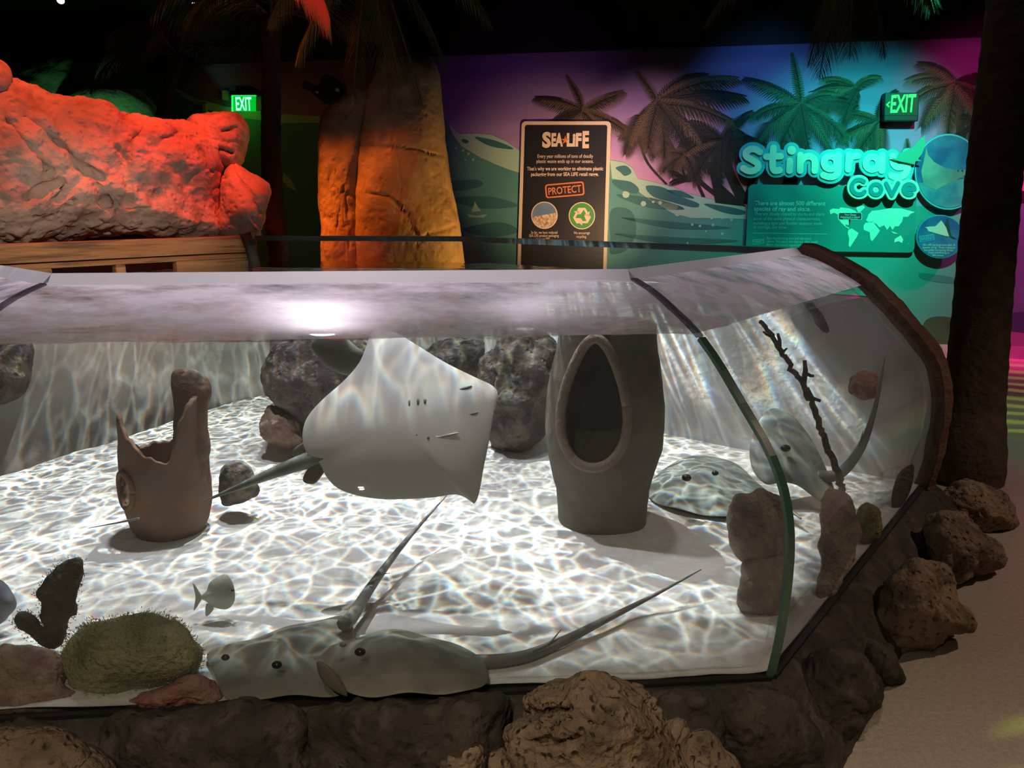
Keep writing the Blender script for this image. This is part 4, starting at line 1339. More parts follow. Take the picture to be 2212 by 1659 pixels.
def clip_grid(poly, z, step, amp, freq, seed):
    poly = [np.asarray(p) for p in poly]
    xs = [p[0] for p in poly]; ys = [p[1] for p in poly]
    nx = int((max(xs) - min(xs)) / step) + 2; ny = int((max(ys) - min(ys)) / step) + 2
    bm = bmesh.new()
    X, Y = np.meshgrid(np.linspace(min(xs), max(xs), nx), np.linspace(min(ys), max(ys), ny))
    vs_ = [bm.verts.new((float(a), float(b), 0)) for a, b in zip(X.ravel(), Y.ravel())]
    for j in range(ny - 1):
        for i in range(nx - 1):
            bm.faces.new((vs_[j * nx + i], vs_[j * nx + i + 1], vs_[(j + 1) * nx + i + 1], vs_[(j + 1) * nx + i]))
    cen = sum(poly) / len(poly)
    for i in range(len(poly)):
        a, b = poly[i], poly[(i + 1) % len(poly)]
        d = b - a
        nn = np.array([d[1], -d[0], 0]); nn /= np.linalg.norm(nn)
        if np.dot(nn, cen - a) > 0:
            nn = -nn
        bmesh.ops.bisect_plane(bm, geom=bm.verts[:] + bm.edges[:] + bm.faces[:], plane_co=Vector(a), plane_no=Vector(nn), clear_outer=True)
    P = np.array([v.co[:] for v in bm.verts])
    h = amp * fbm(np.stack([P[:, 0] * freq, P[:, 1] * freq, P[:, 0] * 0], axis=1), seed, 3)
    for v, hh in zip(bm.verts, h):
        v.co.z = z + float(hh)
    me = bpy.data.meshes.new('grid')
    bm.to_mesh(me)
    bm.free()
    return me


water_poly = [CL + mL * (QW + 0.02), CR + mR * (QW + 0.02), CE + n2 * (QW + 0.02), B1, B2, CLL + n3 * 2.2, CLL + n3 * (QW + 0.02)]
me = clip_grid(water_poly, ZW, 0.035, 0.007, 4.5, 21)
link('water', me, M['water'], None, True, kind='stuff', label='clear rippled water surface filling the tank to just below its lip', cat='water')
sand_poly = [CL, CR, CE, B1, B2, CLL + n3 * 2.2, CLL]
me = clip_grid(sand_poly, ZS, 0.03, 0.008, 5.0, 31)
link('sand', me, M['sand'], None, True, kind='stuff', label='white sand covering the bottom of the tank', cat='sand')

# wooden wall at the rear left of the tank, standing in the water
wd = n3
wood = root('wooden_wall', CLL + n3 * 1.4, 'weathered two-board wooden wall with two dark slots at the water line under the red rock', 'screen')
wout = np.array([-wd[1], wd[0], 0])       # away from the water
wa = CLL + n3 * 0.2
wl_ = 2.25


def board(name, k0, k1, z0, z1, th=0.03, push=0.0, m=None, **kw):
    c = wa + wd * (k0 + k1) / 2 + wout * (0.03 + push) + ZV * (z0 + z1) / 2
    v, f = box(c, wd * (k1 - k0) / 2, wout * th, ZV * (z1 - z0) / 2)
    return bevel(mk(name, v, f, m or M['wood'], wood, smooth=False, **kw), 0.008)


def kwood(x, y, z):
    """Distance along the wooden wall of the pixel column x at height z."""
    d = ray(x, y)
    nrm = wout
    t = np.dot(wa - CAM, nrm) / np.dot(d, nrm)
    return np.dot(CAM + t * d - wa, wd), (CAM + t * d)[2]


ks = [kwood(x, 575, 1.15) for x in (112, 250, 272, 382)]
ka, kb, kc, kd = (k for k, _ in ks)
plank_a = board('plank', -0.4, wl_, 1.195, 1.295)
board('plank', -0.4, wl_, 1.160, 1.188)
board('plank', -0.4, ka, 1.00, 1.160)
board('plank', kb, kc, 1.00, 1.160)
board('plank', kd, wl_, 1.00, 1.160)
board('plank', -0.4, wl_, 1.00, 1.055, push=0.004)
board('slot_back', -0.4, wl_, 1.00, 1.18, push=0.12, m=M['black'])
for x, y in ((8, 550), (10, 577), (432, 509), (437, 533), (438, 553)):
    k, z = kwood(x, y, 1.2)
    c = wa + wd * k + ZV * z - wout * 0.004
    mk('nail', *tube([c, c - wout * 0.008], [0.016, 0.012], 10), M['iron'], plank_a)
kx, kz = kwood(510, 530, 1.2)
v, f = tube([wa + wd * (wl_ - 0.03) + ZV * 1.31 - wout * 0.01, wa + wd * (wl_ - 0.01) + ZV * 1.22 - wout * 0.03, wa + wd * (wl_ + 0.02) + ZV * 1.10 - wout * 0.02], 0.035, 8)
mk('end_strap', v, f, M['iron'], wood, label='dark strap at the board end')


# ------------------------------------------------------------------ rocks
def rock(name, outl, t, th, m, label, cat='rock', group=None, amp=0.03, freq=5, seed=1, n=96, rings=20, ridge=False, hp=0.5, **kw):
    V, Fc = pillow(outl, t, th, n=n, rings=rings, amp=amp, freq=freq, seed=seed, ridge=ridge, hp=hp, octv=5, **kw)
    return mk(name, V, Fc, m, None, label=label, cat=cat, group=group)


GR = 'red-lit rocks behind the tank'
rock('rock', [(-90, 500), (-90, 200), (-20, 172), (60, 186), (130, 198), (200, 214), (290, 248), (345, 254), (400, 258), (450, 285), (480, 305), (490, 400), (484, 470), (470, 512), (300, 516), (100, 520)], 4.75, 0.34, M['rock_red'], 'long red-lit main boulder lying above the wooden boards', group=GR, amp=0.042, freq=4.5, seed=3, rings=64, hp=0.42, dfun=lambda x, y: 4.42 + 0.95 * x / 500, crack=0.012, cfreq=5, cw=8, cdepth=0.035, c=(215, 380),
     creases=([(15, 265), (60, 320), (110, 375)], [(50, 255), (100, 290), (150, 330), (170, 360), (220, 385)], [(280, 440), (272, 350), (285, 300), (310, 285)], [(250, 320), (275, 350)], [(420, 300), (450, 370)], [(380, 290), (350, 300)], [(130, 430), (190, 370), (230, 440)], [(330, 430), (350, 420)], [(60, 430), (130, 395)], [(480, 500), (475, 450), (488, 400)]))
rock('rock', [(466, 514), (468, 430), (480, 370), (505, 345), (540, 372), (578, 390), (588, 418), (575, 465), (562, 500), (556, 514)], 5.35, 0.25, M['rock_red'], 'low red-lit rock lump at the right foot of the long boulder', group=GR, amp=0.018, freq=6, seed=9, rings=32, hp=0.45, crack=0.008, creases=([(505, 350), (512, 380), (545, 420), (560, 460)],))
rock('rock', [(395, 300), (410, 255), (440, 244), (480, 240), (515, 248), (536, 285), (532, 320), (522, 352), (500, 372), (450, 350)], 5.4, 0.22, M['rock_red'], 'rounded red rock knob topping the right end of the long boulder', group=GR, amp=0.018, freq=6, seed=13, rings=28, hp=0.45, crack=0.008, creases=([(480, 285), (510, 275), (530, 300)], [(470, 320), (500, 330)]))
rock('rock', [(-100, 230), (-100, 110), (-30, 120), (5, 134), (22, 155), (27, 188), (10, 212), (-30, 232)], 4.3, 0.2, M['rock_red'], 'smooth red-lit rock perched on the long boulder at its left end', group=GR, amp=0.012, freq=4, seed=17, hp=0.45)
GS = 'orange-lit standing stones'
rock('standing_stone', [(696, 900), (692, 600), (690, 420), (687, 300), (694, 252), (718, 222), (750, 200), (778, 187), (796, 200), (792, 260), (784, 350), (780, 450), (781, 600), (782, 900)], 6.12, 0.18, M['rock_stand'], 'narrow rough orange-lit standing stone with sloping top', 'stone', GS, amp=0.013, freq=6, seed=23, rings=48, hp=0.32, c=(735, 420), crack=0.010, cfreq=6)
rock('standing_stone', [(762, 900), (762, 600), (762, 450), (768, 330), (786, 220), (820, 145), (858, 126), (915, 122), (943, 140), (955, 200), (962, 300), (972, 385), (986, 450), (998, 520), (1005, 650), (1005, 900)], 6.15, 0.34, M['rock_stand'], 'tall broad rounded standing stone, amber at its right edge', 'stone', GS, amp=0.012, freq=4, seed=29, rings=90, hp=0.32, c=(880, 420), crack=0.004, cfreq=3, cw=3.5, cdepth=0.018, creases=([(770, 312), (830, 318), (900, 324), (930, 333), (980, 338)], [(795, 418), (840, 425), (880, 460), (905, 520)], [(905, 520), (925, 505), (960, 495), (1000, 480)]))
GB = 'green-lit rocks at the back left'
rock('rock', [(-60, 330), (-40, 180), (40, 140), (130, 122), (200, 130), (225, 150), (225, 180), (160, 260), (160, 330)], 8.3, 0.4, M['rock_back'], 'dim rounded rock far behind the left end of the red boulder', group=GB, amp=0.03, freq=3, seed=31)
rock('rock', [(110, 330), (120, 225), (170, 180), (225, 165), (300, 190), (340, 240), (350, 330)], 7.9, 0.3, M['rock_back'], 'green-lit rock face glowing behind the red boulder', group=GB, amp=0.02, freq=3, seed=37)

# boulders and ledge around the foot of the tank
led = []
path = [CLL, CL, CR, CE, CE + d2 * 0.14]
mit = [n3, mL, mR, n2, n2]
lp = [(0.03, 0.22), (-0.02, 0.232), (-0.07, 0.21), (-0.13, 0.13), (-0.18, 0.06), (-0.21, -0.01)]
V, Fc = [], []
rows = 0
for s in range(4):
    for k in np.linspace(0, 1, 40, endpoint=(s == 3)):
        for q, z in lp:
            V.append((path[s] + mit[s] * q) * (1 - k) + (path[s + 1] + mit[s + 1] * q) * k + ZV * z)
        rows += 1
V = np.array(V)
w = np.tile([0, 0.1, 1, 1, 1, 0.6], rows)
V += (w * 0.035 * fbm(V * 6, 41, 4))[:, None] * np.array([0.3, -0.8, 0.5])
for r in range(rows - 1):
    for k in range(5):
        Fc.append((r * 6 + k, r * 6 + k + 1, r * 6 + 7 + k, r * 6 + 6 + k))
mk('rock_ledge', V, Fc, M['boulder_dark'], None, label='dark rock ledge running along the foot of the curved panels', cat='ledge')


def boulder(outl, bot, th, m, label, dt=0.0, **kw):
    t = TZ(outl[0][0], bot, 0.0) + dt
    kw.setdefault('amp', 0.022)
    kw.setdefault('freq', 9)
    kw.setdefault('zmin', -0.005)
    kw.setdefault('n', 110)
    kw.setdefault('rings', 26)
    kw.setdefault('hp', 0.46)
    kw.setdefault('crack', 0.008)
    kw.setdefault('cfreq', 9)
    kw.setdefault('group', 'boulders around the foot of the tank')
    return rock('boulder', outl, t, th, m, label, 'boulder', **kw)


BD, BB = M['boulder_dark'], M['boulder']
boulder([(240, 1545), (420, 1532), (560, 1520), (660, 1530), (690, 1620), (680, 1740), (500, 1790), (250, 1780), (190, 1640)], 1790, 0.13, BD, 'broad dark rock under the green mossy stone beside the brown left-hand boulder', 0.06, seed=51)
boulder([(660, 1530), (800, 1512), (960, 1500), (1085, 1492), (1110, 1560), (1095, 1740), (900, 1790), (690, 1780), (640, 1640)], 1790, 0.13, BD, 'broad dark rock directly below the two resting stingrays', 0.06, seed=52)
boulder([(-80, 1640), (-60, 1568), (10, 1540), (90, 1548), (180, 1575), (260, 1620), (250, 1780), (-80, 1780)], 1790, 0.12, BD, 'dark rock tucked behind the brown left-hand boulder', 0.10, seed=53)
boulder([(-120, 1600), (-40, 1572), (40, 1566), (110, 1578), (170, 1606), (215, 1640), (240, 1690), (235, 1800), (60, 1850), (-120, 1840)], 1850, 0.16, BB, 'smooth brown boulder in the bottom left corner', 0.0, seed=54)
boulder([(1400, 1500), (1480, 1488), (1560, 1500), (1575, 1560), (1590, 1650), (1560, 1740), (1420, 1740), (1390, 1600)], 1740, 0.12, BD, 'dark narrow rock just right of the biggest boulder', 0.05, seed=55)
boulder([(1085, 1640), (1090, 1585), (1120, 1545), (1130, 1505), (1175, 1476), (1240, 1460), (1300, 1455), (1360, 1463), (1398, 1492), (1420, 1525), (1436, 1575), (1460, 1640), (1480, 1740), (1400, 1830), (1200, 1830), (1095, 1780)], 1830, 0.19, BB, 'biggest rough brown boulder with a deep crack, overlapping the front panel', 0.06, seed=56, n=180, rings=56, amp=0.022, freq=11, crack=0.012, cfreq=8, cw=5, cdepth=0.05, creases=([(1085, 1602), (1150, 1600), (1215, 1605), (1260, 1590), (1320, 1550)], [(1125, 1545), (1180, 1540), (1230, 1530)]))
boulder([(925, 1640), (945, 1612), (990, 1600), (1030, 1596), (1052, 1615), (1058, 1680), (1040, 1760), (930, 1760)], 1800, 0.08, BB, 'small layered brown rock left of the biggest boulder', 0.0, seed=57, amp=0.02)
boulder([(1050, 1640), (1070, 1618), (1092, 1612), (1110, 1650), (1100, 1760), (1050, 1760)], 1800, 0.06, BB, 'sliver of brown rock squeezed against the biggest boulder', 0.0, seed=58, amp=0.012)
boulder([(1428, 1600), (1440, 1562), (1470, 1556), (1496, 1580), (1500, 1612), (1478, 1660), (1450, 1660)], 1780, 0.06, BB, 'small brown rock wedged above the pale cobble right of the biggest boulder', 0.02, seed=59, amp=0.012)
boulder([(1462, 1680), (1480, 1620), (1503, 1592), (1525, 1590), (1552, 1620), (1590, 1665), (1590, 1760), (1470, 1760)], 1780, 0.08, BB, 'pale brown angular cobble at the bottom edge right of the biggest boulder', -0.02, seed=60, amp=0.015)
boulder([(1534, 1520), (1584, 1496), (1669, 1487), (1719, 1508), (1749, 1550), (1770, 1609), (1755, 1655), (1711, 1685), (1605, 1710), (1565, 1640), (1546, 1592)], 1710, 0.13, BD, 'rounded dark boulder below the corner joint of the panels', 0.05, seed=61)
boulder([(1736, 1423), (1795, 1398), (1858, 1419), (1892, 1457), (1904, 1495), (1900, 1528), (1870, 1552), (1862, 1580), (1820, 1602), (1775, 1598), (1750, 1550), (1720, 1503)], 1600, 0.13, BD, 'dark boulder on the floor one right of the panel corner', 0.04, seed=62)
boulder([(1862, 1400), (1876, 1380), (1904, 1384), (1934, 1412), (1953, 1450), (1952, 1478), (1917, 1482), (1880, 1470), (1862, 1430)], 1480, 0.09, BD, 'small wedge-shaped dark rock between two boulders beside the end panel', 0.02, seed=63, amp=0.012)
boulder([(1940, 1235), (1976, 1204), (2006, 1219), (2039, 1234), (2050, 1268), (2066, 1297), (2090, 1338), (2090, 1354), (2045, 1364), (2031, 1383), (1997, 1400), (1950, 1410), (1915, 1404), (1890, 1364), (1900, 1318), (1922, 1272)], 1408, 0.14, BB, 'craggy brown boulder with a pointed foot halfway along the end panel', 0.03, seed=64)
boulder([(2010, 1125), (2043, 1101), (2090, 1107), (2124, 1141), (2157, 1171), (2176, 1200), (2168, 1220), (2140, 1232), (2110, 1252), (2069, 1265), (2035, 1255), (2015, 1213), (2005, 1162)], 1265, 0.14, BB, 'craggy brown boulder second from the palm at the far corner', 0.03, seed=65)
boulder([(2020, 1075), (2045, 1055), (2080, 1044), (2124, 1046), (2153, 1063), (2176, 1086), (2191, 1114), (2193, 1136), (2157, 1145), (2110, 1142), (2050, 1120)], 1144, 0.15, BB, 'last brown boulder at the foot of the big palm trunk', 0.02, seed=66)

# ------------------------------------------------------------------ inside the tank
GT = 'dark rocks along the tank back'
rock('tank_rock', [(570, 800), (590, 745), (640, 722), (700, 705), (770, 715), (820, 740), (830, 840), (790, 930), (760, 960), (690, 950), (640, 940), (605, 930), (590, 880)], 4.05, 0.25, M['tank_rock'], 'rugged dark rock mass behind the swimming ray', group=GT, amp=0.05, freq=5, seed=71, n=130, rings=30, zmax=1.10)
rock('tank_rock', [(560, 900), (590, 870), (640, 900), (660, 945), (640, 960), (590, 962)], 3.95, 0.12, M['coral_pink'], 'small pinkish rock at the foot of the dark rock mass', group=GT, amp=0.03, freq=8, seed=72)
rock('tank_rock', [(1045, 800), (1065, 745), (1110, 730), (1165, 735), (1200, 750), (1205, 860), (1180, 930), (1130, 955), (1080, 955), (1050, 900)], 4.1, 0.22, M['tank_rock'], 'mottled dark rock between swimming ray and the tall urn', group=GT, amp=0.05, freq=6, seed=73, n=120, rings=28, zmax=1.10)
rock('tank_rock', [(-90, 900), (-90, 735), (0, 732), (60, 735), (75, 780), (68, 840), (30, 868), (0, 880)], 4.1, 0.2, M['tank_rock'], 'dark brown rock pillar at the left edge of the tank', group=GT, amp=0.02, freq=5, seed=74, zmax=1.10)
rock('tank_rock', [(900, 800), (950, 735), (1000, 728), (1045, 735), (1050, 790), (1030, 850), (960, 860)], 4.5, 0.16, M['tank_rock'], 'dark block standing in for a dark opening behind the head of the swimming ray', group=GT, amp=0.02, freq=6, seed=75, zmax=1.10)  # solid block put where there is only the dark of an opening
rock('tank_rock', [(1832, 830), (1845, 805), (1875, 798), (1895, 820), (1898, 850), (1870, 865), (1840, 855)], 3.55, 0.06, M['coral_red'], 'small red rock on the pale wall behind the end panel', group=GT, amp=0.012, freq=12, seed=76, n=60, rings=12)
rock('tank_rock', [(1735, 640), (1780, 655), (1830, 710), (1870, 770), (1880, 815), (1850, 800), (1800, 745), (1755, 690)], 3.75, 0.05, M['tank_rock'], 'slanting dark rock streak on the wall behind the end panel', group=GT, amp=0.012, freq=9, seed=77, n=60, rings=12, zmax=1.10)
rock('round_stone', [(472, 1040), (475, 1008), (500, 994), (525, 995), (545, 1012), (556, 1040), (555, 1068), (530, 1084), (500, 1092), (478, 1085)], 3.2, 0.08, M['tank_rock'], 'round dark stone on the sand behind the broken pot', 'stone', amp=0.012, freq=9, seed=78)


def lathe_shell(name, base, prof, hfun, m, parent, na=96, nz=40, thick=0.016, cut=None, wob=0.004, seed=1, **kw):
    """Thin pottery wall: profile radius by height, top edge hfun(angle), openings removed where cut(angle, z)."""
    V, Fc = [], []
    zz = np.array([p[1] for p in prof]); rr = np.array([p[0] for p in prof])
    for j in range(nz + 1):
        for i in range(na):
            a = 2 * math.pi * i / na
            z = hfun(a) * j / nz
            r = float(np.interp(z, zz, rr))
            V.append([base[0] + r * math.cos(a), base[1] + r * math.sin(a), base[2] + z])
    V = np.array(V)
    d = V - np.array(base); d[:, 2] = 0
    V = V + d * (wob / 0.2 * fbm(V * 9, seed, 3))[:, None]
    for j in range(nz):
        for i in range(na):
            a = 2 * math.pi * (i + 0.5) / na
            a = math.atan2(math.sin(a), math.cos(a))
            z = hfun(a) * (j + 0.5) / nz
            if cut and cut(a, z):
                continue
            Fc.append((j * na + i, j * na + (i + 1) % na, (j + 1) * na + (i + 1) % na, (j + 1) * na + i))
    o = mk(name, V, Fc, m, parent, **kw)
    s = o.modifiers.new('solid', 'SOLIDIFY')
    s.thickness = thick
    s.offset = -1
    return o


# broken pot
pb = PZ(370, 1140, ZS)
pb[2] = ZS - 0.02
pot = root('broken_pot', pb, 'broken brown clay pot with jagged open top standing on the sand', 'pot')


def pot_top(a):
    a = math.degrees(a) % 360          # 0 right, 90 back, 180 left, 270 front
    pts = [(0, 0.555), (25, 0.50), (50, 0.42), (80, 0.34), (150, 0.33), (175, 0.37), (192, 0.43), (207, 0.485), (217, 0.50), (228, 0.46), (245, 0.42), (262, 0.38), (280, 0.35), (294, 0.33), (304, 0.345), (313, 0.40), (323, 0.48), (340, 0.535), (360, 0.555)]
    return float(np.interp(a, [p[0] for p in pts], [p[1] for p in pts])) + 0.008 * math.sin(a * 0.31) * math.sin(a * 0.11)


pprof = [(0.118, 0.0), (0.142, 0.05), (0.158, 0.12), (0.164, 0.20), (0.160, 0.30), (0.152, 0.40), (0.146, 0.60)]


def pot_cut(a, z):
    return ((math.degrees(a) + 126) / 15.0) ** 2 + ((z - 0.225) / 0.065) ** 2 < 1


lathe_shell('body', pb, pprof, pot_top, M['clay'], pot, cut=pot_cut, seed=5)
V, Fc = [], []
for i in range(25):
    an = 2 * math.pi * i / 24
    a = math.radians(-126 + 16.5 * math.cos(an))
    z = 0.225 + 0.07 * math.sin(an)
    V.append(np.array(pb) + np.array([0.167 * math.cos(a), 0.167 * math.sin(a), z]))
mk('spout_rim', *tube(V, 0.010, 8), M['clay'], pot, label='raised rim around the side hole')
v, f = pillow([(372, 980), (375, 880), (368, 830), (372, 803), (400, 797), (435, 805), (456, 828), (458, 850), (450, 880), (452, 960), (440, 1000), (390, 1000)], 3.02, 0.035, n=60, rings=8, amp=0.006, freq=12, seed=6, c=(412, 900))
mk('neck_shard', v, f, M['clay'], pot, label='upright neck fragment behind the jagged rim')

# tall urn with oval opening
ub = PZ(1300, 1120, ZS)
ub[2] = ZS - 0.03
urn = root('clay_urn', ub, 'tall grey-brown clay urn with a large oval opening facing the front', 'urn')
uprof = [(0.175, 0.0), (0.180, 0.08), (0.185, 0.16), (0.205, 0.24), (0.226, 0.33), (0.232, 0.42), (0.228, 0.52), (0.214, 0.62), (0.195, 0.72), (0.185, 0.80), (0.18, 0.90)]
UA, UZ = -109, 0.56


def urn_cut(a, z):
    zz = (z - UZ) / 0.232
    w = 31.0 * (1 - 0.22 * zz)
    return ((math.degrees(a) - UA) / w) ** 2 + zz ** 2 < 1


lathe_shell('body', ub, uprof, lambda a: 0.825, M['urn'], urn, cut=urn_cut, na=144, nz=72, thick=0.022, seed=8)
V = []
for i in range(61):
    an = 2 * math.pi * i / 60
    zz = math.sin(an)
    a = math.radians(UA + 32.5 * (1 - 0.22 * zz) * math.cos(an))
    z = UZ + 0.24 * zz
    r = float(np.interp(z, [p[1] for p in uprof], [p[0] for p in uprof])) + 0.003
    V.append(np.array(ub) + np.array([r * math.cos(a), r * math.sin(a), z]))
mk('opening_rim', *tube(V, 0.019, 10), M['clay_pale'], urn, label='pale thick rim of the oval opening')
v, f = tube([np.array(ub) + ZV * 0.82, np.array(ub) + ZV * 0.835], [0.185, 0.172], 48)
mk('shoulder', v, f, M['urn'], urn)


# ------------------------------------------------------------------ stingrays
def tail(parent, pix, r0, r1=0.002, m=None, name='tail', **kw):
    """pix: (x, y, depth) control points."""
    P = catmull([PT(x, y, t) for x, y, t in pix], 50, closed=False)
    s = np.linspace(0, 1, 50)
    rad = r0 * (1 - s) ** 1.1 + r1
    return mk(name, *tube(P, rad, 8), m or M['tail'], parent, **kw)


def eye_bump(parent, x, y, t, r, m=None):
    c = PT(x, y, t)
    bm = bmesh.new()
    bmesh.ops.create_uvsphere(bm, u_segments=14, v_segments=8, radius=r)
    for v in bm.verts:
        v.co = Vector((v.co.x * 1.25, v.co.y, v.co.z * 0.9)) + Vector(c)
    me = bpy.data.meshes.new('eye')
    bm.to_mesh(me)
    bm.free()
    return link('eye', me, m or M['eye'], parent, True)


def floor_ray(outl, H, zb, m, label, cen, eyes, tilt=0.0):
    """Ray lying on the sand: outline seen in the photograph laid onto the sand, raised to a back of height H."""
    O = catmull(outl, 90)
    P = np.array([PZ(x, y, zb) for x, y in O])
    C = PZ(cen[0], cen[1], zb)
    V, Fc = [], []
    R, n = 14, len(P)
    rr = [math.sin((j + 1) / R * math.pi / 2) for j in range(R)]

    def top(r):
        return H * (0.6 * (1 - r * r) ** 0.8 + 0.4 * math.exp(-(r / 0.38) ** 2) * (1 - r * r))
    V.append(C + ZV * top(0))
    for r in rr:
        for k in range(n):
            q = C + (P[k] - C) * r
            V.append(q + ZV * (top(r) + 0.004 * r * math.sin(k * 0.42)))
    nb = len(V)
    V.append(C - ZV * 0.002)
    for r in rr[:-1]:
        for k in range(n):
            V.append(C + (P[k] - C) * r - ZV * 0.002 + ZV * (0.004 * r * math.sin(k * 0.42) - 0.006 * (1 - r)))

    def fi(j, k):
        return 1 + j * n + k % n

    def bi(j, k):
        return fi(j, k) if j == R - 1 else nb + 1 + j * n + k % n
    for k in range(n):
        Fc.append((0, fi(0, k), fi(0, k + 1)))
        Fc.append((nb, bi(0, k + 1), bi(0, k)))
        for j in range(R - 1):
            Fc.append((fi(j, k), fi(j + 1, k), fi(j + 1, k + 1), fi(j, k + 1)))
            Fc.append((bi(j, k + 1), bi(j + 1, k + 1), bi(j + 1, k), bi(j, k)))
    r = root('stingray', C, label, 'stingray', 'stingrays in the tank')
    mk('body', V, Fc, m, r)
    return r


r1 = floor_ray([(447, 1412), (500, 1392), (560, 1374), (640, 1350), (700, 1336), (745, 1332), (762, 1352), (765, 1400), (755, 1450), (748, 1498), (650, 1503), (560, 1508), (490, 1512), (462, 1450)], 0.055, 0.268, M['ray_top'], 'olive stingray resting on the sand against the front panel, tail pointing up right', (610, 1425), None)
eye_bump(r1, 598, 1436, 2.03, 0.011)
eye_bump(r1, 487, 1420, 2.07, 0.009)
tail(r1, [(742, 1348, 2.27), (762, 1330, 2.33), (790, 1285, 2.45), (825, 1235, 2.58), (880, 1165, 2.76), (965, 1070, 3.0)], 0.020, 0.002)
tail(r1, [(800, 1270, 2.47), (822, 1243, 2.54), (842, 1238, 2.56)], 0.006, 0.001, name='barb')
r2 = floor_ray([(684, 1412), (720, 1396), (770, 1376), (820, 1364), (880, 1364), (940, 1378), (1000, 1400), (1040, 1422), (1056, 1458), (1040, 1486), (985, 1496), (880, 1499), (770, 1502), (700, 1470), (684, 1440)], 0.062, 0.285, M['ray_top'], 'grey stingray resting in front of its olive neighbour, long tail pointing right', (850, 1425), None)
eye_bump(r2, 778, 1408, 2.03, 0.012)
eye_bump(r2, 741, 1392, 2.12, 0.008, M['ray_top'])
tail(r2, [(1020, 1430, 2.16), (1080, 1427, 2.17), (1140, 1416, 2.2), (1210, 1388, 2.26), (1310, 1338, 2.36), (1420, 1282, 2.46), (1515, 1230, 2.55)], 0.019, 0.002)
tail(r2, [(1150, 1408, 2.2), (1185, 1390, 2.23), (1212, 1360, 2.27)], 0.006, 0.001, name='barb')
v, f = pillow([(684, 1430), (700, 1432), (722, 1450), (740, 1478), (752, 1504), (735, 1500), (710, 1485), (690, 1460)], 1.975, 0.006, n=40, rings=6)
mk('fin_underside', v, f, M['ray_edge'], r2, label='dark curled front fin')
r3 = floor_ray([(1398, 1065), (1425, 1020), (1475, 990), (1535, 985), (1585, 1000), (1630, 1035), (1662, 1070), (1650, 1098), (1590, 1118), (1500, 1108), (1430, 1090)], 0.085, 0.27, M['ray_pale'], 'pale dappled stingray lying on the sand right of the tall urn', (1510, 1060), None)
eye_bump(r3, 1483, 1032, 3.17, 0.016)
eye_bump(r3, 1545, 1022, 3.3, 0.012)
tail(r3, [(1645, 1070, 3.2), (1690, 1090, 3.15), (1730, 1120, 3.05)], 0.02, 0.004)

# refracted double of the pale ray, added as a solid body
r4 = root('stingray', PT(1700, 985, 3.3), 'added refracted double of the pale stingray behind the end panel, curved tail rising to the right', 'stingray', 'stingrays in the tank')
v, f = pillow([(1620, 965), (1640, 908), (1668, 882), (1705, 893), (1742, 932), (1772, 985), (1802, 1055), (1812, 1100), (1772, 1085), (1725, 1050), (1690, 1042), (1655, 1046), (1626, 1015)], 3.3, 0.04, n=70, rings=12, dfun=lambda x, y: 3.36 - (y - 980) * 0.0012, hp=0.8)
mk('body', v, f, M['ray_pale'], r4)
eye_bump(r4, 1697, 968, 3.30, 0.017)
tail(r4, [(1765, 1030, 3.3), (1810, 1025, 3.27), (1845, 990, 3.25), (1872, 940, 3.25), (1895, 860, 3.26), (1912, 770, 3.28)], 0.026, 0.002)
tail(r4, [(1848, 985, 3.24), (1856, 965, 3.24), (1864, 930, 3.24)], 0.006, 0.001, name='barb')

# swimming ray, belly to the glass
fr = root('stingray', PT(860, 900, 2.55), 'big pale stingray swimming belly-on to the front panel', 'stingray', 'stingrays in the tank')
body = [(793, 742), (800, 722), (820, 713), (850, 716), (900, 745), (960, 782), (1020, 812), (1062, 832), (1076, 850), (1070, 875), (1062, 920), (1055, 960), (1045, 1010), (1036, 1060), (1026, 1088), (1010, 1078), (985, 1068), (940, 1074), (880, 1078), (820, 1078), (770, 1070), (730, 1055), (705, 1030), (690, 1000), (668, 985), (655, 960), (655, 925), (668, 895), (700, 860), (740, 825), (775, 785)]


def fdep(x, y):
    k = (y - 905) / 190.0
    return 2.60 - 0.105 * k - 0.05 * (1 - k * k) + 0.015 * math.sin((x - 700) * 0.012)


v, f = pillow(body, 2.6, 0.035, n=160, rings=22, hp=0.75, dfun=fdep, c=(860, 915))
bo = mk('body', v, f, [M['ray_under'], M['ray_top']], fr)
for pts, dd in (([(985, 843), (1000, 836), (1020, 833), (1005, 842)], 0.012), ([(1003, 898), (1018, 892), (1034, 890), (1020, 897)], 0.012)):
    v, f = pillow(pts, 2.535, 0.006, n=20, rings=4, dfun=lambda x, y: fdep(x, y) - 0.0135)
    mk('nostril', v, f, M['ray_edge'], fr)
for x, y, h in ((884, 872, 9), (903, 869, 7.5), (918, 867, 5.5), (900, 940, 4), (925, 946, 4)):
    v, f = pillow([(x - 2.5, y - h), (x + 2.5, y - h), (x + 3, y), (x + 2, y + h), (x - 2, y + h), (x - 3, y)], 2.532, 0.005, n=16, rings=4, dfun=lambda x, y: fdep(x, y) - 0.0292)
    mk('gill_slit', v, f, M['ray_edge'], fr)
v, f = pillow([(905, 939), (940, 944), (988, 934), (990, 936), (945, 949), (912, 944)], 2.535, 0.004, n=30, rings=4, dfun=lambda x, y: fdep(x, y) - 0.0262)
mk('mouth', v, f, mat('ray_fold', (0.50, 0.46, 0.42), 0.6), fr)
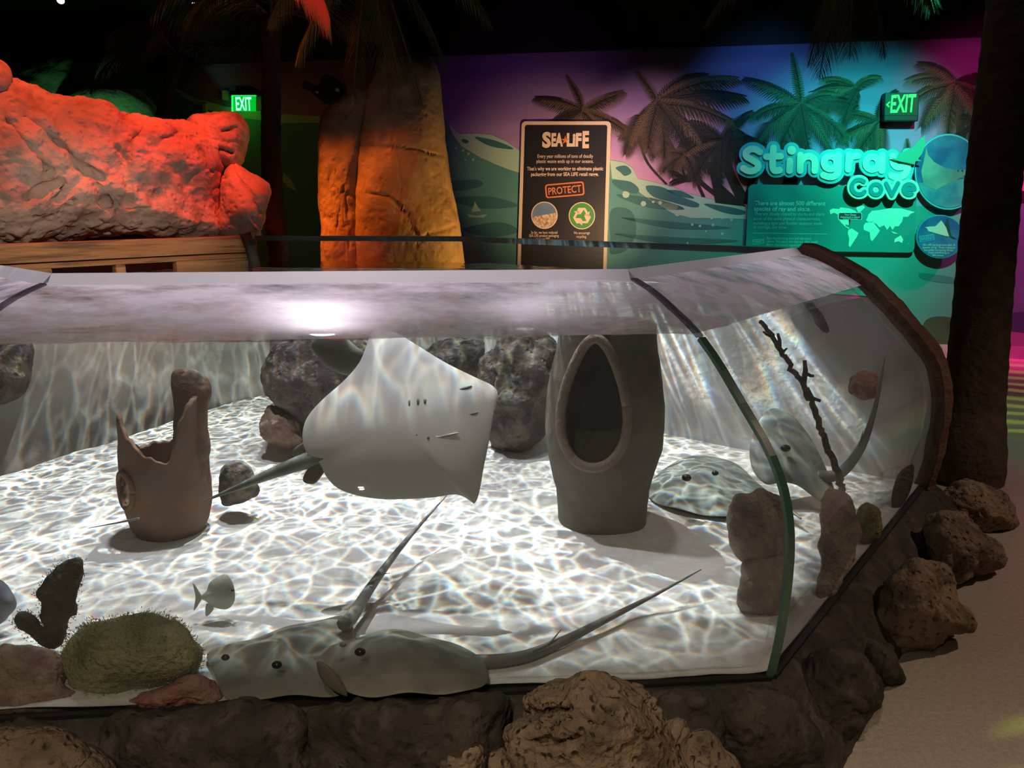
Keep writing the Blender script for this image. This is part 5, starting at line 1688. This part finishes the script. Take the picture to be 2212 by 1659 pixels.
for pts, tt, m, nm in (([(632, 985), (640, 965), (690, 938), (730, 930), (715, 955), (690, 975), (650, 992)], 2.545, M['ray_edge'], 'pelvic_fin'),
                      ([(660, 1020), (690, 985), (720, 975), (712, 1000), (690, 1035), (675, 1046), (655, 1040)], 2.52, M['ray_edge'], 'pelvic_fin')):
    v, f = pillow(pts, tt, 0.008, n=40, rings=6)
    mk(nm, v, f, m, fr)
v, f = pillow([(672, 745), (690, 722), (715, 714), (738, 714), (752, 732), (772, 750), (795, 768), (790, 800), (760, 812), (720, 800), (690, 775)], 2.70, 0.025, n=60, rings=8, zmax=1.112)
mk('far_fin', v, f, M['ray_edge'], fr, label='dark upper fin edge')
tail(fr, [(700, 985, 2.535), (650, 1000, 2.53), (600, 1018, 2.53), (540, 1042, 2.53), (435, 1085, 2.53)], 0.030, 0.002, M['ray_pale'])
tail(fr, [(300, 1120, 2.75), (250, 1130, 2.77), (190, 1141, 2.79)], 0.004, 0.001, name='tail_tip')
# ray leaving the frame at the left
r5 = root('stingray', PT(-20, 1300, 2.35), 'blue-grey stingray cut off by the left edge of the picture', 'stingray', 'stingrays in the tank')
v, f = pillow([(-120, 1370), (-120, 1240), (-40, 1242), (5, 1254), (28, 1282), (36, 1308), (20, 1330), (-10, 1352)], 2.35, 0.05, n=50, rings=8, hp=0.8)
mk('body', v, f, mat('slate_ray_skin', (0.17, 0.18, 0.21), 0.5), r5)
# fish
fi_ = root('fish', PT(470, 1285, 2.4), 'small silvery fish swimming above the sand over the olive stingray', 'fish')
v, f = pillow([(432, 1290), (446, 1276), (455, 1256), (484, 1240), (499, 1252), (507, 1274), (506, 1300), (490, 1316), (462, 1312), (446, 1300)], 2.4, 0.022, n=50, rings=10, hp=0.7)
mk('body', v, f, M['fish'], fi_)
v, f = pillow([(416, 1258), (428, 1274), (436, 1290), (430, 1304), (418, 1320), (422, 1290)], 2.4, 0.004, n=30, rings=4)
mk('tail_fin', v, f, M['fish'], fi_)
v, f = pillow([(446, 1304), (462, 1312), (454, 1326), (444, 1330)], 2.4, 0.004, n=20, rings=4)
mk('anal_fin', v, f, M['fish'], fi_)
eye_bump(fi_, 503, 1275, 2.388, 0.004)


# ------------------------------------------------------------------ corals and algae
def fuzz(name, V, Fc, m, parent, count, ln, seed):
    """Short algae threads standing on a surface."""
    r_ = np.random.default_rng(seed)
    V = np.asarray(V)
    cen = V.mean(axis=0)
    VV, FF = [], []
    for i in r_.integers(0, len(V), count):
        p = V[i]
        d = p - cen
        d = d / (np.linalg.norm(d) + 1e-9) + np.array([0, 0, 0.5]) + r_.normal(0, 0.35, 3)
        d = d / np.linalg.norm(d) * ln * r_.uniform(0.5, 1.2)
        s = r_.normal(0, 1, 3)
        s = np.cross(d, s)
        s = s / (np.linalg.norm(s) + 1e-9) * 0.0016
        p = p + r_.normal(0, 0.006, 3)
        o = len(VV)
        VV += [p - s, p + s, p + d]
        FF.append((o, o + 1, o + 2))
    o = mk(name, VV, FF, m, parent, recalc=False)
    o['kind'] = 'stuff'
    return o


gm = root('mossy_stone', PT(290, 1470, 2.13), 'green algae-covered stone at the front left of the tank', 'stone')
v, f = pillow([(132, 1440), (148, 1392), (190, 1354), (260, 1338), (330, 1328), (388, 1346), (428, 1388), (440, 1420), (428, 1452), (390, 1482), (300, 1500), (220, 1505), (150, 1490)], 2.12, 0.11, n=100, rings=26, amp=0.014, freq=9, seed=81, hp=0.45)
mk('stone', v, f, M['algae'], gm)
fuzz('algae_fuzz', v, f, M['algae'], gm, 5000, 0.008, 1)
rock('coral_rock', [(-90, 1440), (-60, 1408), (20, 1398), (80, 1405), (130, 1432), (150, 1480), (230, 1510), (220, 1545), (-90, 1570)], 2.10, 0.09, M['coral_pink'], 'sandy pink encrusted rock in the lower left corner of the tank', group='encrusted rocks', amp=0.022, freq=9, seed=82)
rock('coral_rock', [(250, 1525), (300, 1500), (370, 1478), (430, 1462), (470, 1490), (490, 1515), (440, 1530), (320, 1540)], 2.06, 0.06, M['coral_red'], 'reddish encrusted rock under the right end of the mossy stone', group='encrusted rocks', amp=0.012, freq=12, seed=83)
sp = root('sponge', PT(110, 1390, 2.2), 'dark upright sponge blade with a side arm beside the mossy stone', 'sponge')
v, f = pillow([(98, 1398), (90, 1340), (88, 1310), (76, 1285), (96, 1255), (128, 1218), (150, 1210), (172, 1205), (178, 1228), (168, 1270), (164, 1300), (170, 1330), (148, 1345), (130, 1395)], 2.2, 0.035, n=80, rings=12, amp=0.008, freq=22, seed=84)
mk('blade', v, f, M['sponge'], sp)
fuzz('fuzz', v, f, M['sponge'], sp, 900, 0.006, 2)
v, f = pillow([(105, 1400), (60, 1372), (34, 1352), (30, 1334), (48, 1322), (72, 1332), (88, 1352), (115, 1365), (125, 1395)], 2.2, 0.03, n=60, rings=10, amp=0.005, freq=22, seed=85)
mk('arm', v, f, M['sponge'], sp)
fuzz('fuzz', v, f, M['sponge'], sp, 600, 0.006, 3)
GC = 'corals near the corner joint'
co = root('coral', PZ(1640, 1290, ZS), 'mauve two-lobed coral just left of the corner joint', 'coral', GC)
v, f = pillow([(1578, 1180), (1576, 1110), (1600, 1070), (1640, 1056), (1680, 1070), (1700, 1120), (1700, 1190), (1680, 1225), (1620, 1225)], 2.5, 0.07, n=80, rings=16, amp=0.012, freq=14, seed=86)
mk('upper_lobe', v, f, M['coral_grey'], co)
v, f = pillow([(1605, 1215), (1640, 1200), (1690, 1205), (1700, 1260), (1695, 1322), (1650, 1328), (1605, 1318), (1592, 1290), (1602, 1250)], 2.48, 0.06, n=80, rings=16, amp=0.012, freq=14, seed=87)
mk('lower_lobe', v, f, M['coral_grey'], co)
rock('coral', [(1768, 1120), (1772, 1080), (1795, 1056), (1830, 1060), (1850, 1095), (1856, 1150), (1845, 1210), (1812, 1270), (1780, 1300), (1765, 1300), (1772, 1200)], 2.8, 0.05, M['coral_grey'], 'added refracted double of the mauve coral behind the end panel at the branch foot', 'coral', GC, amp=0.010, freq=14, seed=88, dfun=lambda x, y: 2.86 - (y - 1060) * 0.0012, n=80, rings=14)  # the corner coral's image through the end panel, added as a solid copy
rock('coral', [(1846, 1130), (1852, 1098), (1872, 1084), (1896, 1096), (1906, 1130), (1898, 1164), (1872, 1174), (1852, 1160)], 2.98, 0.05, M['coral_yellow'], 'small yellow-green coral right of the mauve one behind the end panel', 'coral', GC, amp=0.008, freq=16, seed=89, n=60, rings=12)
br = root('branch', PT(1815, 1065, 2.92), 'thin dark bare branch rising from the coral behind the end panel', 'branch')
P = catmull([PT(x, y, t) for x, y, t in ((1822, 1085, 2.9), (1812, 1020, 2.93), (1786, 960, 2.96), (1758, 880, 3.0), (1735, 830, 3.02), (1700, 780, 3.05), (1670, 730, 3.08), (1644, 695, 3.1))], 60, closed=False)
P = P + 0.004 * rng.normal(0, 1, P.shape)
mk('stem', *tube(P, np.linspace(0.014, 0.009, 60), 8), M['branch'], br)
for pts, r0 in (([(1735, 832, 3.02), (1740, 800, 3.02), (1738, 778, 3.02)], 0.012), ([(1742, 838, 3.01), (1755, 860, 3.0), (1772, 866, 3.0)], 0.010), ([(1738, 805, 3.02), (1752, 812, 3.0), (1758, 812, 3.0)], 0.008),
                ([(1684, 752, 3.06), (1684, 735, 3.06), (1680, 720, 3.06)], 0.009), ([(1668, 728, 3.08), (1655, 722, 3.08), (1648, 716, 3.08)], 0.006), ([(1690, 762, 3.06), (1700, 752, 3.06)], 0.006)):
    mk('twig', *tube([PT(*p) for p in pts], np.linspace(r0, r0 * 0.6, len(pts)), 8), M['branch'], br)
v, f = pillow([(1926, 1096), (1928, 1060), (1940, 1025), (1958, 1008), (1974, 1004), (1972, 1040), (1960, 1075), (1940, 1100)], 3.32, 0.01, n=40, rings=6)
mk('kelp_blade', v, f, M['branch'], None, label='dark pointed kelp blade standing behind the end panel near the rim', cat='kelp')


# ------------------------------------------------------------------ palms
def frond(parent, base, az, el, L, droop, leaf, seed, m, n=26, hang=0.0):
    r_ = random.Random(seed)
    p = np.array(base, float)
    d = np.array([math.cos(az) * math.cos(el), math.sin(az) * math.cos(el), math.sin(el)])
    pts = []
    for i in range(n + 1):
        pts.append(p.copy())
        p = p + d * L / n
        d = d + np.array([0, 0, -droop / n * (0.4 + 1.5 * i / n)])
        d = d / np.linalg.norm(d)
    pts = np.array(pts)
    V, Fc = tube(pts, np.linspace(0.014, 0.003, n + 1), 5)
    V = list(V); Fc = list(Fc)
    for i in range(3, n):
        t = pts[i + 1] - pts[i - 1]
        t = t / np.linalg.norm(t)
        s = np.cross(t, ZV)
        s = s / (np.linalg.norm(s) + 1e-6)
        for sg in (-1, 1):
            for h in (0, 0.5):
                k = (i + h) / n
                ln = leaf * (math.sin(math.pi * min(1, k * 0.9 + 0.12)) ** 0.6) * r_.uniform(0.8, 1.1)
                q = pts[i] + t * L / n * h
                dd = s * sg * 0.6 + t * 0.75 - ZV * (0.25 + 0.35 * r_.random() + hang)
                dd = dd / np.linalg.norm(dd)
                w = t * 0.010
                o = len(V)
                mp = q + dd * ln * 0.55
                tip = q + dd * ln - ZV * ln * 0.22
                V += [q - w * 0.4, q + w * 0.4, mp + w * 0.6, mp - w * 0.6, tip]
                Fc += [(o, o + 1, o + 2, o + 3), (o + 3, o + 2, o + 4)]
    return mk('frond', V, Fc, m, parent, recalc=False)


def trunk(parent, path, rads, m, ring=0.004, nr=90):
    P = catmull(path, nr, closed=False)
    s = np.linspace(0, 1, len(rads))
    rr = np.interp(np.linspace(0, 1, nr), s, rads)
    rr = rr + ring * (np.arange(nr) % 3 == 0) * 1.0
    return mk('trunk', *tube(P, rr, 20), m, parent)


# big palm right of the tank
bp_ = PZ(2082, 1030, 0.0)
palm = root('palm_tree', bp_, 'thick dark palm trunk standing right of the tank rim', 'palm tree', 'artificial palms')
top = PT(2200, -260, 4.35)
trunk(palm, [bp_ - ZV * 0.02, PT(2092, 985, 4.32), PT(2100, 900, 4.35), PT(2118, 700, 4.35), PT(2140, 450, 4.35), PT(2166, 200, 4.35), PT(2188, 0, 4.35), top], [0.20, 0.155, 0.145, 0.142, 0.138, 0.132, 0.130, 0.125], M['trunk'])
for i, (az, el, L, dr) in enumerate(((172, 35, 1.35, 2.4), (195, 25, 1.55, 2.2), (150, 30, 1.3, 2.3), (215, 40, 1.4, 2.3), (240, 30, 1.3, 2.2), (20, 40, 1.3, 2.0), (80, 40, 1.3, 2.0), (320, 40, 1.3, 2.0), (185, 55, 1.6, 2.5))):
    frond(palm, top + ZV * 0.04, math.radians(az), math.radians(el), L, dr, 0.36, 100 + i, M['frond'])
# hanging skirt of dead fronds
for i, (x, y, tz) in enumerate(((1800, -120, 5.4), (1820, -140, 5.4), (1625, -140, 5.3), (1590, -160, 5.3))):
    pass
sk = root('palm_tree', PT(1845, -175, 5.3), 'dark crown of drooping fronds hanging above the title letters', 'palm tree', 'artificial palms')
st = PT(1845, -175, 5.3)
trunk(sk, [np.array([st[0] + 0.05, st[1], 4.69]), st + ZV * 0.3, st], [0.06, 0.07, 0.08], M['trunk'], nr=12)
for i, (az, el, L, dr) in enumerate(((175, 10, 1.15, 1.3), (165, -10, 1.2, 1.2), (195, 15, 1.2, 1.6), (255, -60, 1.05, 0.6), (200, -70, 1.0, 0.5), (90, -62, 1.05, 0.6), (300, -65, 1.0, 0.6), (20, -10, 1.0, 1.2), (0, 15, 1.0, 1.4))):
    frond(sk, st, math.radians(az), math.radians(el), L, dr, 0.30, 200 + i, M['frond'])
# slim palm behind the red rock
tb = PT(588, 300, 6.3)
bx, by = tb[0], tb[1]
lp_ = root('palm_tree', (bx, by, 0), 'slim red-tinged palm trunk between red rocks and standing stones', 'palm tree', 'artificial palms')
tp = PT(588, 40, 6.3)
trunk(lp_, [np.array([bx + 0.02, by, -0.01]), np.array([bx, by, 0.8]), PT(588, 400, 6.3), PT(586, 200, 6.3), tp], [0.09, 0.085, 0.08, 0.075, 0.07], M['trunk'])
for i, (az, el, L, dr) in enumerate(((0, 20, 1.25, 2.0), (-20, 40, 1.35, 2.6), (15, 30, 1.3, 2.4), (-40, 50, 1.1, 2.2), (60, 40, 1.2, 2.0), (120, 30, 1.2, 2.0), (180, 25, 1.3, 2.0), (200, 40, 1.1, 2.2), (240, 30, 1.0, 2.2), (285, 60, 0.9, 2.0))):
    frond(lp_, tp, math.radians(az), math.radians(el), L, dr, 0.34, 300 + i, M['frond'])
M['frond_red'] = mat('dry_red_frond', (0.35, 0.22, 0.12), 0.7)
mp_ = root('palm_tree', PT(800, -120, 5.5), 'dark hanging palm crown in front of the standing stones', 'palm tree', 'artificial palms')
st = PT(800, -120, 5.5)
trunk(mp_, [np.array([st[0], st[1] + 0.02, 4.69]), st + ZV * 0.5, st], [0.06, 0.07, 0.08], M['trunk'], nr=12)
for i, (az, el, L, dr) in enumerate(((250, -70, 1.15, 0.4), (300, -74, 1.2, 0.3), (60, -70, 1.25, 0.4), (0, -45, 1.0, 1.0), (180, -40, 1.0, 1.0), (160, 0, 1.1, 1.4), (20, 0, 1.1, 1.4), (340, 10, 1.0, 1.6), (330, -66, 1.2, 0.4))):
    frond(mp_, st, math.radians(az), math.radians(el), L, dr, 0.28, 400 + i, M['frond'])
rp_ = root('palm_frond', PT(640, -60, 4.6), 'red-lit drooping frond tip hanging at the top edge above the standing stones', 'palm frond')
frond(rp_, PT(590, -75, 4.6), math.radians(-4), math.radians(-5), 0.50, 2.4, 0.26, 501, M['frond_red'], 24, 1.3)
lt = PT(362, 250, 6.9)
sl = root('palm_tree', (lt[0], lt[1], 0), 'small leaning palm in front of the green-lit rock', 'palm tree', 'artificial palms')
tp = PT(385, 120, 6.9)
trunk(sl, [np.array([lt[0] - 0.2, lt[1], -0.01]), PT(345, 330, 6.9), PT(352, 250, 6.9), PT(370, 170, 6.9), tp], [0.09, 0.08, 0.07, 0.06, 0.05], M['trunk'])
for i, (az, el, L, dr) in enumerate(((10, 30, 1.0, 1.8), (170, 30, 1.0, 2.0), (90, 40, 0.9, 1.8), (250, 40, 0.9, 2.2), (320, 50, 0.9, 2.0), (210, 10, 0.9, 1.8))):
    frond(sl, tp, math.radians(az), math.radians(el), L, dr, 0.28, 600 + i, M['frond'])

# ceiling spotlights
M['lens'] = mat('lamp_lens', (0.9, 0.7, 0.9), 0.2, emit=(1.0, 0.65, 0.95), estr=4.0)
for x, y, t, r, lb in ((131, 1, 7.2, 0.032, 'ceiling spotlight with a glowing pink-white lens at the top left'), (418, 8, 8.0, 0.014, 'tiny bright ceiling lamp near the small leaning palm crown')):
    c = PT(x, y, t)
    rt = root('ceiling_spotlight', c, lb, 'spotlight')
    dv = np.array([0.3, -0.75, -0.6]); dv /= np.linalg.norm(dv)
    mk('housing', *tube([c - dv * 4 * r, c - dv * 0.3 * r, c], [r * 0.9, r * 1.25, r * 1.3], 16), M['dark'], rt)
    mk('lens', *tube([c + dv * 0.05 * r, c + dv * 0.2 * r], [r * 1.0, r * 0.9], 16), M['lens'], rt)
    mk('bracket', *tube([c - dv * 2 * r, np.array([c[0], c[1], HC])], r * 0.25, 8), M['dark'], rt)
